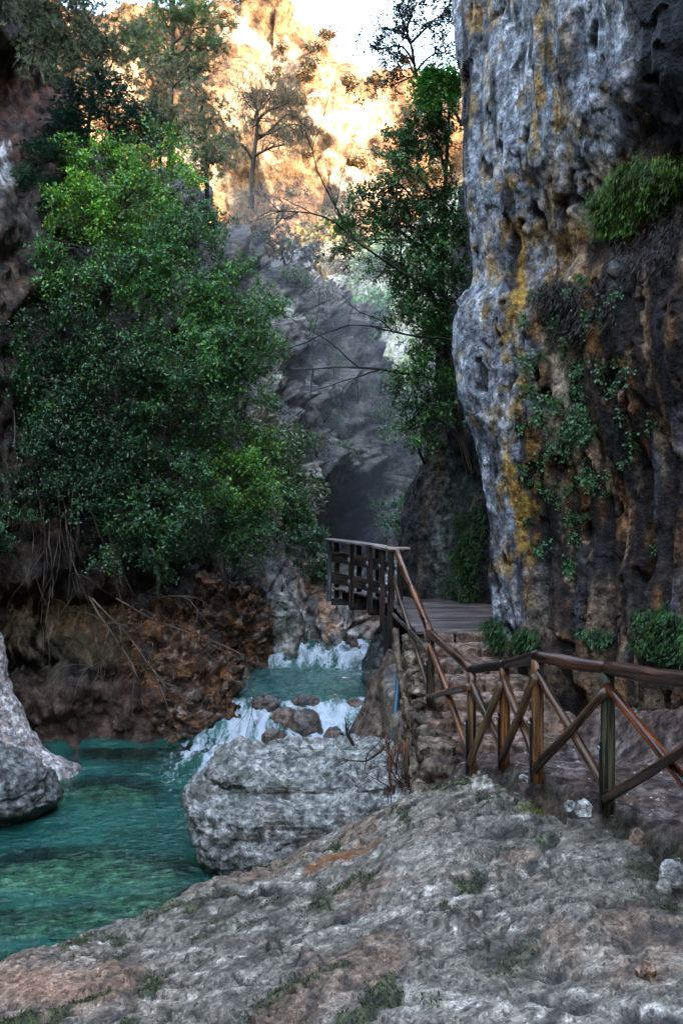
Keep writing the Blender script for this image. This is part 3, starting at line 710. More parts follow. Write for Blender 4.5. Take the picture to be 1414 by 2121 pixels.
c = mixc(c, (0.39, 0.35, 0.31), sst(-.05, .3, e + .4 * a))
c = mixc(c, (0.72, 0.68, 0.64), sst(.24, .44, b * .8 + .5 * e) * .8)
c = mixc(c, (0.19, 0.165, 0.14), sst(.08, .35, fbm(bed * 1.8, 5, seed=121)) * .8)
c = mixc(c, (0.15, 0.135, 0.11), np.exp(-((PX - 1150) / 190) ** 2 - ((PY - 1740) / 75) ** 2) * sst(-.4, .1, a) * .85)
zone = np.zeros(len(V))
for zx, zy, zw, zh in ((480, 1890, 190, 45), (900, 1990, 230, 55), (640, 1870, 120, 30), (1330, 1760, 60, 90), (760, 2090, 260, 40), (1050, 1660, 120, 25)):
    zone = np.maximum(zone, np.exp(-((PX - zx) / zw) ** 2 - ((PY - zy) / zh) ** 2))
dn = fbm(V * 2.3, 5, seed=124)
c = mixc(c, (0.11, 0.095, 0.075), sst(-.1, .3, dn + .25 * b) * np.clip(zone * 1.4, 0, 1) * .95)
c = mixc(c, (0.085, 0.075, 0.06), sst(.22, .42, dn) * .8)
c = mixc(c, (0.26, 0.15, 0.10), sst(.1, .4, d_ + .2 * b) * .6)
c = mixc(c, (0.44, 0.25, 0.17), np.exp(-((PX - 60) / 190) ** 2 - ((PY - 2040) / 60) ** 2) * .8)
c = mixc(c, (0.05, 0.07, 0.02), sst(.12, .36, fbm(V * 2.6, 5, seed=122)) * np.maximum(rough_z, zone) * .9)
c = mixc(c, (0.04, 0.035, 0.03), np.maximum(pt * .8, crk))
c = mixc(c, (0.07, 0.065, 0.05), sst(0.22, 0.02, V[:, 2]) * .7)
c = c * np.array([.92, .84, .73])
moss_m = sst(.14, .34, fbm(V * 2.6, 5, seed=122)) * np.maximum(rough_z, zone); moss_v = V; moss_n = N
loc = np.array([0, 7.0, 0.0])
tag(obj('rock_slab', mesh('rock_slab', V - loc, F, c), M['slab'], None, loc), 'huge pale grey pitted rock slab sloping across the bottom of the picture', 'rock')

def X_(px, d): return (px - CX) / FPX * d
# two-tiered boulder in the pool
d = 10.9
ring_rock('boulder', [(-1.0, X_(450, d), X_(800, d), 10.6, 12.0), (-.1, X_(418, d), X_(830, d), 10.35, 12.3), (.22, X_(392, d), X_(850, d), 10.3, 12.5), (.48, X_(380, d), X_(862, d), 10.3, 12.6), (.70, X_(382, d), X_(866, d), 10.35, 12.7), (.80, X_(400, d), X_(866, d), 10.5, 12.7), (.84, X_(436, d), X_(862, d), 10.75, 12.65), (.88, X_(434, d), X_(856, d), 10.75, 12.6), (.95, X_(418, d), X_(846, d), 10.8, 12.5), (1.02, X_(432, d), X_(832, d), 10.95, 12.4), (1.07, X_(490, d), X_(800, d), 11.1, 12.2)],
          'two-tiered grey boulder standing in the green pool behind the rock slab', 'boulder', M['rock'],
          lambda V, N: paint_grey(V, N, 5, (0.44, 0.42, 0.365), (0.08, 0.073, 0.058), .45, .3), amp=(.11, .045), freq=(1.7, 5.5), seed=11, nu=220, nv=18, expo=3.2, ridg=.6)
# left shore: pale smooth ramp, grey boulder in front of it
def paint_pale(V, N):
    c = paint_grey(V, N, 8, (0.66, 0.59, 0.56), (0.34, 0.23, 0.19), 0.0, .35, False)
    return c
ring_rock('rock_ramp', [(-1.0, -8.5, -3.9, 12.8, 15.8), (-.05, -8.5, X_(172, 14.2), 13.3, 15.2), (.2, -8.4, X_(125, 14.2), 13.4, 15.0), (.55, -8.3, X_(78, 14.2), 13.5, 14.9), (.95, -8.2, X_(42, 14.2), 13.6, 14.9), (1.35, -8.1, X_(18, 14.2), 13.8, 14.8), (1.75, -8.0, X_(4, 14.2), 14, 14.7), (2.1, -8.0, X_(-6, 14.2), 14, 14.7)],
          'pale pinkish rock ramp sliding into the pool at the left edge', 'rock', M['rock'], paint_pale, amp=(.07, .014), freq=(1.3, 5), seed=21, nu=170, expo=2.0)
ring_rock('boulder', [(-1.0, -7, X_(70, 12.3), 11.8, 13.3), (0.0, -7, X_(88, 12.3), 11.9, 13.3), (.22, -7, X_(112, 12.3), 11.6, 13.3), (.5, -6.9, X_(92, 12.3), 11.6, 13.2), (.74, -6.8, X_(48, 12.3), 11.7, 13.1), (.9, -6.7, X_(-15, 12.3), 11.9, 12.9)],
          'dark grey undercut boulder at the left edge in front of the pale ramp', 'boulder', M['rock'],
          lambda V, N: paint_grey(V, N, 14, (0.26, 0.26, 0.24), (0.05, 0.05, 0.042), .4, .25), amp=(.09, .04), freq=(1.8, 6), seed=24, nu=150, expo=2.5)
# rocks lying under the surface
for k, (px, py, rx, ry, top) in enumerate([(150, 1800, 1.35, .5, -.07), (330, 1880, .9, .45, -.06), (210, 1640, .8, .4, -.09), (40, 1905, .9, .3, -.14)]):
    d = (CH - top) * FPX / (py - HY); x = X_(px, d)
    ring_rock('submerged_rock', [(-1.2, x - rx * 1.2, x + rx * 1.2, d - ry * 1.3, d + ry * 1.3), (top - .25, x - rx, x + rx, d - ry, d + ry), (top - .05, x - rx * .8, x + rx * .8, d - ry * .75, d + ry * .75), (top, x - rx * .5, x + rx * .5, d - ry * .5, d + ry * .5)],
              ['long flat submerged rock shimmering olive in the middle of the pool', 'brownish submerged rock lying just below the slab edge', 'pale submerged rock off the tip of the ramp', 'flat submerged rock near the lower left corner'][k], 'rock', M['wet'],
              lambda V, N: paint_grey(V, N, 31, (0.46, 0.40, 0.27), (.10, .09, .06), .3, .5, False), amp=(.05, .02), freq=(1.5, 5), seed=30 + k, nu=64, nv=8)
# rocks in the rapids
wp_ = lambda V, N: paint_grey(V, N, 41, (0.17, 0.115, 0.085), (.04, .03, .024), .12, .7, False)
for px, py, d, rx, ry, h, lab in [
    (630, 1512, 15.7, .36, .28, .34, 'brown rounded rock parting the white water of the lower rapids'),
    (588, 1496, 15.85, .28, .25, .24, 'low wet rock half under the foam left of the brown rounded rock'),
    (552, 1456, 16.35, .30, .2, .12, 'small rock on the left lip of the lower rapids'),
    (636, 1454, 16.45, .30, .2, .11, 'small foaming rock in the middle of the lip of the lower rapids'),
    (742, 1460, 16.35, .24, .18, .11, 'small rock on the right lip of the lower rapids'),
    (570, 1532, 15.1, .25, .18, .18, 'flat dark rock at the foot of the rapids behind the boulder'),
    (690, 1540, 14.9, .22, .2, .26, 'dark wet rock at the foot of the rapids left of the buttress'),
    (495, 1410, 18.3, .25, .25, .28, 'pale stone on the left edge of the middle pool'),
    (728, 1352, 20.4, .2, .25, .38, 'tilted tan rock in the upper rapids'),
    (752, 1362, 20.1, .22, .25, .26, 'low tan rock in the upper rapids beside the dark boulder')]:
    z = CH - (py - HY) / FPX * d - .02; x = X_(px, d); rx *= .85; ry *= .85; h *= 1.1
    ring_rock('river_rock', [(z - .5, x - rx * 1.1, x + rx * 1.1, d - ry, d + ry), (z, x - rx, x + rx, d - ry, d + ry), (z + h * .5, x - rx * .92, x + rx * .9, d - ry * .9, d + ry * .9), (z + h * .85, x - rx * .65, x + rx * .6, d - ry * .65, d + ry * .65), (z + h, x - rx * .35, x + rx * .3, d - ry * .3, d + ry * .3)],
              lab, 'rock', M['wet'], wp_, amp=(.05, .02), freq=(2.6, 8), seed=px * .1, nu=56, nv=7)
ring_rock('boulder', [(.1, X_(748, 18), X_(830, 18), 17.3, 19), (.55, X_(752, 18), X_(830, 18), 17.4, 19), (1.0, X_(758, 18), X_(828, 18), 17.6, 19), (1.4, X_(775, 18), X_(825, 18), 17.8, 18.9), (1.65, X_(795, 18), X_(822, 18), 18, 18.8)],
          'dark boulder standing in the stream under the timber walkway', 'boulder', M['wet'], lambda V, N: paint_grey(V, N, 45, (.11, .11, .09), (.03, .03, .028), .3, .2, False), amp=(.07, .03), freq=(2, 6), seed=47, nu=80)
ring_rock('wall_rock', [(.3, X_(545, 20.3), X_(645, 20.3), 19.8, 21.8), (.8, X_(548, 20.3), X_(636, 20.3), 19.9, 21.8), (1.3, X_(545, 20.3), X_(624, 20.3), 20.1, 21.8), (1.7, X_(540, 20.3), X_(612, 20.3), 20.4, 21.8), (2.0, X_(535, 20.3), X_(590, 20.3), 20.8, 21.8)],
          'pale grey rock foot beside the upper rapids left of the walkway', 'rock', M['far'], lambda V, N: paint_grey(V, N, 55, (.38, .37, .31), (.12, .11, .085), .3, .4, False), amp=(.09, .03), freq=(1.7, 5), seed=57, nu=90)
# shaggy spur on the left bank above the middle pool
def paint_spur(V, N):
    a = fbm(V * 2.5, 4, seed=61); b = fbm(V * 6, 4, seed=62)
    c = full(len(V), (0.09, 0.05, 0.032)); c = mixc(c, (.26, .115, .055), sst(0, .35, a)); c = mixc(c, (.42, .31, .25), sst(.18, .4, b) * .65); c = mixc(c, (.03, .025, .02), sst(.1, .4, fbm(V * 4, 4, seed=63)) * .7)
    return c
ring_rock('rock_spur', [(.2, -5, X_(552, 19.2), 19.0, 21.5), (.75, -5, X_(562, 19.2), 18.9, 21.5), (1.2, -5, X_(560, 19.2), 19.0, 21.4), (1.6, -5, X_(535, 19.2), 18.9, 21.2), (2.0, -5, X_(500, 19.2), 19.1, 21), (2.4, -4.8, X_(460, 19.2), 19.4, 20.8)],
          'rust-brown shaggy rock spur on the left bank above the middle pool', 'rock', M['far'], paint_spur, amp=(.26, .10), freq=(1.7, 4.5), seed=64, nu=150, ridg=.6)
ring_rock('rock_spur', [(-.3, X_(330, 16.6), X_(512, 16.6), 15.9, 17.1), (.1, X_(330, 16.6), X_(515, 16.6), 15.8, 17.1), (.5, X_(325, 16.6), X_(506, 16.6), 15.9, 17.1), (.95, X_(315, 16.6), X_(478, 16.6), 16.1, 17.3), (1.35, X_(290, 16.6), X_(440, 16.6), 16.3, 17.5), (1.75, X_(260, 16.6), X_(400, 16.6), 16.6, 17.8), (2.1, X_(240, 16.6), X_(350, 16.6), 17, 18.4)],
          'lumpy brown and pale rock spur left of the lower rapids', 'rock', M['far'], paint_spur, amp=(.24, .10), freq=(1.9, 5), seed=68, nu=150, ridg=.6)
# stones at the edge of the path
for px, py, d, r, lc, lab in [(1205, 1672, 7.05, .085, (.6, .56, .5), 'white stone with an orange stain at the foot of the green post'), (1180, 1668, 7.2, .06, (.42, .42, .38), 'small grey stone left of the white stone by the green post'), (1400, 1800, 6.1, .11, (.62, .56, .5), 'white stone on the path edge at the right border'), (1322, 1735, 6.5, .07, (.32, .2, .13), 'tan stone on the path edge below the green post'),
                                 (1372, 1835, 6.0, .06, (.3, .26, .2), 'small tan stone under the white stone at the right border'), (1340, 2010, 5.25, .08, (.42, .24, .15), 'orange-brown stone low in the crack at the right border'), (1085, 1612, 7.9, .05, (.4, .36, .32), 'little stone at the foot of the brown middle post')]:
    p = P(px, py, d); r *= .72
    ring_rock('stone', [(p[2] - r * .8, p[0] - r, p[0] + r, d - r, d + r), (p[2], p[0] - r * 1.15, p[0] + r * 1.15, d - r, d + r), (p[2] + r * .6, p[0] - r * .8, p[0] + r * .8, d - r * .8, d + r * .8), (p[2] + r * .85, p[0] - r * .4, p[0] + r * .4, d - r * .4, d + r * .4)],
              lab, 'stone', M['rock'], lambda V, N, lc=lc: mixc(full(len(V), lc), np.array(lc) * .4, sst(0, .4, fbm(V * 9, 3))), amp=(.03, .012), freq=(5, 14), seed=px * .37, nu=26, nv=5)

# ------------------------------------------------------------------ stone steps
st = empty('stone_steps', (1.6, 10.2, 1.35), 'worn brown stone steps climbing from the path to the timber walkway', 'steps')
so = np.array(st.location)
def stone_block(name, x0, x1, y0, y1, z0, z1, colr, seed, mat=M['soil'], parent=st, amp=.018, res=.05):
    nx, ny, nz_ = [max(2, int((b - a) / res) + 1) for a, b in ((x0, x1), (y0, y1), (z0, z1))]
    Vs = []; Fs = []; n = 0
    def face(o, du, dv, nu_, nv_):
        nonlocal n
        u_, v2 = np.meshgrid(np.linspace(0, 1, nu_), np.linspace(0, 1, nv_))
        Vs.append(np.array(o) + u_.reshape(-1, 1) * np.array(du) + v2.reshape(-1, 1) * np.array(dv)); Fs.append(grid_faces(nv_, nu_) + n); n += nu_ * nv_
    lx, ly, lz = x1 - x0, y1 - y0, z1 - z0
    face((x0, y0, z0), (lx, 0, 0), (0, 0, lz), nx, nz_); face((x0, y0, z1), (lx, 0, 0), (0, ly, 0), nx, ny)
    face((x0, y1, z0), (0, -ly, 0), (0, 0, lz), ny, nz_); face((x1, y0, z0), (0, ly, 0), (0, 0, lz), ny, nz_)
    V = np.concatenate(Vs); F = np.concatenate(Fs)
    ctr = np.array([(x0 + x1) / 2, (y0 + y1) / 2, (z0 + z1) / 2]); hf = np.array([lx, ly, lz]) / 2
    q = (V - ctr) / hf; rnd = np.sum(np.abs(q) > .97, 1); V = V - np.sign(q) * (rnd >= 2)[:, None] * .018
    off = np.stack([fbm(V * 4, 3, seed=seed + k) for k in (0, 7, 13)], 1) * amp * 1.3 + np.stack([fbm(V * 13, 3, seed=seed + k) for k in (2, 9, 15)], 1) * amp * .8
    V = V + off
    cc = mixc(full(len(V), colr), np.array(colr) * .45, sst(0, .4, fbm(V * 7, 4, seed=seed + 3))); cc = mixc(cc, np.array(colr) * 1.5, sst(.2, .45, fbm(V * 5, 3, seed=seed + 5)))
    return obj(name, mesh(name, V - so, F, cc), mat, parent)
rr = random.Random(5)
for k in range(8):
    y = 13.5 - .5 * k; zt = 2.3 - .13 * k
    xl = np.interp(y, [9.8, 10.5, 11.5, 13, 13.6], [1.0, 1.0, 1.02, 1.18, 1.2]); xr = np.interp(y, [9.5, 11, 12, 12.9, 13.6], [3.2, 2.9, 2.55, 2.35, 2.6])
    x = xl
    while x < xr - .1:
        wd = rr.uniform(.28, .6)
        if x + wd > xr - .15: wd = xr - x
        t = rr.uniform(.75, 1.25); base_c = np.array([(.21, .125, .085), (.25, .15, .10), (.18, .115, .085)][rr.randrange(3)]) * t
        if k == 0 and x > 1.85: base_c = np.array((.38, .23, .15))
        stone_block('stone', x + .008, x + wd - .008, y - rr.uniform(.0, .035), y + .32, zt - .30, zt - rr.uniform(0, .018), base_c, k * 9 + x * 5)
        x += wd
    stone_block('tread', xl, xr, y + .20, y + .56, zt - .3, zt - .012, (.30, .19, .145), 200 + k, amp=.012)
# side wall of the steps: rough masonry, stone by stone, with a sloping mortar edge
for k in range(11):
    y = 10.0 + .36 * k; ztop = np.interp(y, [10, 13.8], [1.45, 2.25]) ; z = .5
    while z < ztop - .05:
        hh = rr.uniform(.26, .45); hh = min(hh, ztop - z)
        xw = .92 + .07 * (1.9 - z) * -1 + rr.uniform(-.02, .02)
        t = rr.uniform(.7, 1.3)
        stone_block('stone', xw, xw + .4, y, y + .35, z, z + hh - .012, np.array((.16, .115, .075)) * t, 300 + k * 7 + z * 5, amp=.06)
        z += hh
pts = [P(818, 1305, 14.0), P(830, 1400, 13.2), P(850, 1490, 12.1), P(872, 1570, 11.0), P(892, 1625, 10.3)]
pts = cr(np.array(pts), 6)
obj('mortar_edge', tube_me('mortar_edge', pts, [.045] * len(pts), 12, so, (.14, .092, .056), .7, 3), M['soil'], st)
ring_rock('buttress', [(-.6, X_(700, 15), X_(905, 14), 13.4, 16.2), (0.2, X_(718, 15), X_(890, 14), 13.6, 16.0), (.6, X_(738, 15), X_(880, 14), 13.9, 15.9), (1.0, X_(762, 15), X_(870, 14), 14.2, 15.8), (1.4, X_(786, 15), X_(860, 14), 14.5, 15.7), (1.7, X_(802, 15), X_(850, 14.4), 14.8, 15.6)],
          'smooth brown earthen buttress sloping into the rapids under the walkway', 'buttress', M['soil'], lambda V, N: mixc(full(len(V), (.13, .085, .06)), (.06, .04, .03), sst(0, .4, fbm(V * 4, 4, seed=2))), amp=(.07, .012), freq=(1.2, 6), seed=71, nu=110, expo=2.2)
pp = cr(np.array([P(828, 1365, 13.6), P(823, 1430, 13.3), P(817, 1490, 13.0), P(813, 1535, 12.9)]), 6)
tag(obj('drain_pipe', tube_me('drain_pipe', pp, [.042] * len(pp), 14, pp[-1], (1, 1, 1)), M['pipe'], None, pp[-1]), 'blue plastic drain pipe leaning against the side of the steps', 'pipe')

# ------------------------------------------------------------------ timber walkway
wk = empty('timber_walkway', (1.2, 16.5, 2.3), 'dark timber walkway with board railing hanging over the stream', 'walkway')
wo = np.array(wk.location); DZ = 2.3
EY = [13.55, 16.5, 17.15, 17.85, 18.6, 19.45]; EXx = [1.16, 0.96, .82, .60, .24, -.22]
edge_x = lambda y: float(np.interp(y, EY, EXx))
dark = (.03, .019, .014)
y = 13.62; k = 0
while y < 19.5:
    xr = 2.9 if y < 17.4 else np.interp(y, [17.4, 18.2, 19.5], [2.3, 1.6, 1.5])
    tcol = np.array((.20, .145, .125)) * rr.uniform(.7, 1.25)
    obj('plank', beam((edge_x(y) - rr.uniform(.02, .05), y, DZ - .02), (xr, y, DZ - .02), .13, .04, (0, 0, 1), tcol, wo, 'plank', .006, k), M['timber'], wk)
    y += .14; k += 1
for x0, x1 in ((.25, .25), (.75, .75), (1.25, 1.25)):
    for a in (0,):
        obj('joist', beam((edge_x(14) + x0, 13.6, DZ - .14), (edge_x(17.2) + x0, 17.2, DZ - .14), .09, .18, (0, 0, 1), dark, wo, 'joist', .006, x0), M['timber'], wk)
        obj('joist', beam((edge_x(17.2) + x0, 17.2, DZ - .15), (edge_x(19.4) + x0, 19.4, DZ - .15), .09, .18, (0, 0, 1), dark, wo, 'joist', .006, x0), M['timber'], wk)
for y in (16.6, 17.2, 17.9, 18.65, 19.35):
    obj('cross_beam', beam((edge_x(y) - .05, y, DZ - .31), (edge_x(y) + 1.5, y, DZ - .31), .1, .14, (0, 0, 1), dark, wo, 'cross_beam', .006, y), M['timber'], wk)
postY = [16.52, 17.10, 17.80, 18.55, 19.40]
low = [1.55, 1.75, 1.98, 1.98, 2.0]
outs = []
for k, (y, zb) in enumerate(zip(postY, low)):
    x = edge_x(y); nxt = np.array([edge_x(y + .1) - edge_x(y - .1), .2, 0]); nxt /= np.linalg.norm(nxt); nrm = np.array([-nxt[1], nxt[0], 0])
    pc = (.065, .038, .028) if k not in (4,) else (.09, .095, .10)
    po = np.array([x, y, 0]) + nrm * .075; pi = np.array([x, y, 0]) - nrm * .10
    outs.append((np.array([x, y, 0]), nrm))
    q = obj('post', beam(po + [0, 0, zb], po + [0, 0, DZ + .96], .075, .10, nrm, pc, wo, 'post', .006, k), M['timber'], wk)
    obj('inner_post', beam(pi + [0, 0, DZ - .35], pi + [0, 0, DZ + .955], .07, .09, nrm, dark, wo, 'inner_post', .006, k + 9), M['timber'], wk)
    for zz in (.20, .64):   # bolt plates on the outside
        cpt = po + nrm * .054 + [0, 0, DZ + zz]
        V, F, T, g = tube([cpt - nrm * .004, cpt + nrm * .01], [.05, .05], 12)
        pl = obj('bolt_plate', mesh('bolt_plate', V - wo, [F, T]), M['zinc'], q)
for zz, hgt in ((.20, .24), (.64, .22)):
    for k in range(4):
        (a, n1), (b, n2) = outs[k], outs[k + 1]
        ext = (b - a) / np.linalg.norm(b - a)
        A = a + n1 * .015 + [0, 0, DZ + zz] - ext * (.0); B = b + n2 * .015 + [0, 0, DZ + zz] - ext * .004
        obj('rail_board', beam(A, B, .035, hgt, (0, 0, 1), np.array((.075, .046, .034)) * rr.uniform(.8, 1.15), wo, 'rail_board', .005, k + zz), M['timber'], wk)
for k in range(4):
    (a, n1), (b, n2) = outs[k], outs[k + 1]
    t_ = (b - a) / np.linalg.norm(b - a)
    A = a + [0, 0, DZ + .985 + .002 * k] - t_ * .10 * (k == 0); B = b + [0, 0, DZ + .985 + .002 * k] + t_ * (.14 if k == 3 else .0)
    obj('handrail', beam(A, B, .26, .045, (0, 0, 1), (.34, .25, .20) if k < 2 else (.22, .165, .15), wo, 'handrail', .008, k), M['timber'], wk)
a = outs[0][0]
obj('handrail_end', beam(a + [-.14, -.08, DZ + 1.02], a + [.26, -.02, DZ + 1.02], .2, .04, (0, 0, 1), (.50, .36, .27), wo, 'handrail_end', .008, 3), M['timber'], wk)
obj('support_column', beam((.84, 16.75, .1), (.84, 16.75, DZ - .24), .15, .15, (0, 1, 0), (.02, .018, .017), wo, 'support_column', .008, 2), M['timber'], wk)
obj('post_footing', beam((.96, 16.5, 1.12), (.96, 16.5, 1.62), .09, .09, (0, 1, 0), (1, 1, 1), wo, 'post_footing', .004, 2), M['zinc'], wk)

# ------------------------------------------------------------------ log fence
fe = empty('log_fence', (1.66, 8.0, 1.95), 'varnished log fence with crossed braces winding down along the path', 'fence')
fo = np.array(fe.location)
posts = {}
for nm, px, yb, yt, d, r, colr in [('F', 1520, 1790, 1430, 5.4, .065, (.16, .08, .04)), ('A', 1258, 1668, 1392, 7.2, .07, (.085, .085, .045)), ('B', 1112, 1606, 1366, 7.9, .068, (.25, .105, .042)),
                                   ('C', 1044, 1582, 1382, 8.9, .065, (.30, .11, .038)), ('D', 976, 1592, 1392, 9.3, .06, (.17, .09, .045)), ('E', 892, 1452, 1318, 11.4, .058, (.16, .11, .07))]:
    b = P(px, yb, d); t = P(px, yt, d); posts[nm] = (b, t)
    r *= .82; pts = np.linspace(b - [0, 0, .06], t, 9)
    po = obj('post', tube_me('post', pts, np.linspace(r, r * .93, 9), 14, fo, colr, .10, d), M['log'], fe)
    if nm != 'F':
        s = b + np.array([-r - .006, -.02, 0])
        obj('steel_stake', beam(s + [0, 0, -.05], s + [0, 0, .50], .016, .04, (0, 1, 0), (1, 1, 1), fo, 'steel_stake', .003, 1), M['black_steel'], po)
        V, F, T, g = tube([s + [-.012, -.012, .46], s + [-.024, -.02, .46]], [.014, .014], 8)
        obj('bolt', mesh('bolt', V - fo, [F, T]), M['zinc'], po)
posts['K'] = (np.array([.93, 16.42, 2.15]), np.array([.99, 16.36, 3.24]))
def log(name, a, b, r, colr, seed, sag=.015, ov=0.0):
    a = np.asarray(a, float); b = np.asarray(b, float); t = (b - a); t /= np.linalg.norm(t)
    f = np.linspace(0, 1, 11)[:, None]; pts = (a - t * ov) + (b - a + 2 * ov * t) * f
    r = r * .80; pts[:, 2] += (-sag * .5 * np.sin(f * np.pi) + .004 * np.sin(f * 9 + seed))[:, 0]
    return obj(name, tube_me(name, pts, r * (1 + .06 * np.sin(f[:, 0] * 5 + seed)), 14, fo, colr, .14, seed), M['log'], fe)
seq = ['K', 'E', 'D', 'C', 'B', 'A', 'F']
rc = [(.20, .06, .018), (.11, .04, .018), (.035, .018, .012), (.05, .022, .013), (.08, .03, .016), (.075, .03, .017)]
rr_ = [.062, .062, .058, .062, .066, .07]
for k in range(6):
    a = posts[seq[k]][1] + [0, 0, .03]; b = posts[seq[k + 1]][1] + [0, 0, .03]
    log('handrail', a, b, rr_[k], rc[k], k + 1.3, .012, .015)
bc_ = [(.16, .07, .03), (.27, .10, .04), (.19, .105, .045), (.21, .09, .036), (.14, .065, .03), (.16, .06, .026)]
for k in range(6):
    (ab, at), (bb, bt) = posts[seq[k]], posts[seq[k + 1]]
    side = np.array([-.03, -.07, 0])
    if k == 0:
        log('brace', ab + [0, -.05, .62], bb + [-.02, .05, .12], .042, bc_[0], 21, .0); log('brace', ab + [-.02, -.1, .02], bt + [-.02, .06, -.18], .042, (.13, .09, .06), 22, .0)
        continue
    cA = bc_[k]; cB = tuple(x * f for x, f in zip(bc_[k], (.75, .85, .9)))
    log('brace', at + side * .4 + [0, 0, -.10], bb + side * .4 + [0, 0, .12], .046, (.36, .07, .014) if k == 5 else cA, 30 + k, 0)
    log('brace', ab + side * 1.4 + [0, 0, .08], bt + side * 1.4 + [0, 0, -.13], .045, cB, 40 + k, 0)
# ------------------------------------------------------------------ vegetation
def unit(v): return v / np.maximum(np.linalg.norm(v, axis=-1, keepdims=True), 1e-9)

def leaf_quads(c, dr, nrm, L, W, fold=0.0):
    """One pointed leaf for each centre: direction dr, surface normal about nrm."""
    dr = unit(dr); s = unit(np.cross(dr, nrm)); n = np.cross(s, dr)
    L = np.broadcast_to(L, (len(c),))[:, None]; W = np.broadcast_to(W, (len(c),))[:, None]
    a = c - dr * L * .5; b = c + s * W * .5 + n * W * fold; d = c + dr * L * .5; e = c - s * W * .5 + n * W * fold
    V = np.stack([a, b, d, e], 1).reshape(-1, 3)
    return V, np.arange(len(c) * 4).reshape(-1, 4)

def pick_cols(rng, n, palette, weights, jit=.3):
    k = rng.choice(len(palette), n, p=np.array(weights) / sum(weights))
    return np.array(palette)[k] * rng.uniform(1 - jit, 1 + jit, (n, 1)) * rng.uniform(.9, 1.1, (n, 3))

def curve(rng, a, b, n, sag=0.0, wob=.08):
    a = np.asarray(a, float); b = np.asarray(b, float); f = np.linspace(0, 1, n)[:, None]
    L = np.linalg.norm(b - a)
    k1, k2 = rng.normal(size=3) * wob * L, rng.normal(size=3) * wob * L * .6
    p = a + (b - a) * f + np.sin(f * np.pi) * k1 + np.sin(f * 2 * np.pi) * k2
    p[:, 2] += sag * L * np.sin(f[:, 0] * np.pi)
    return p

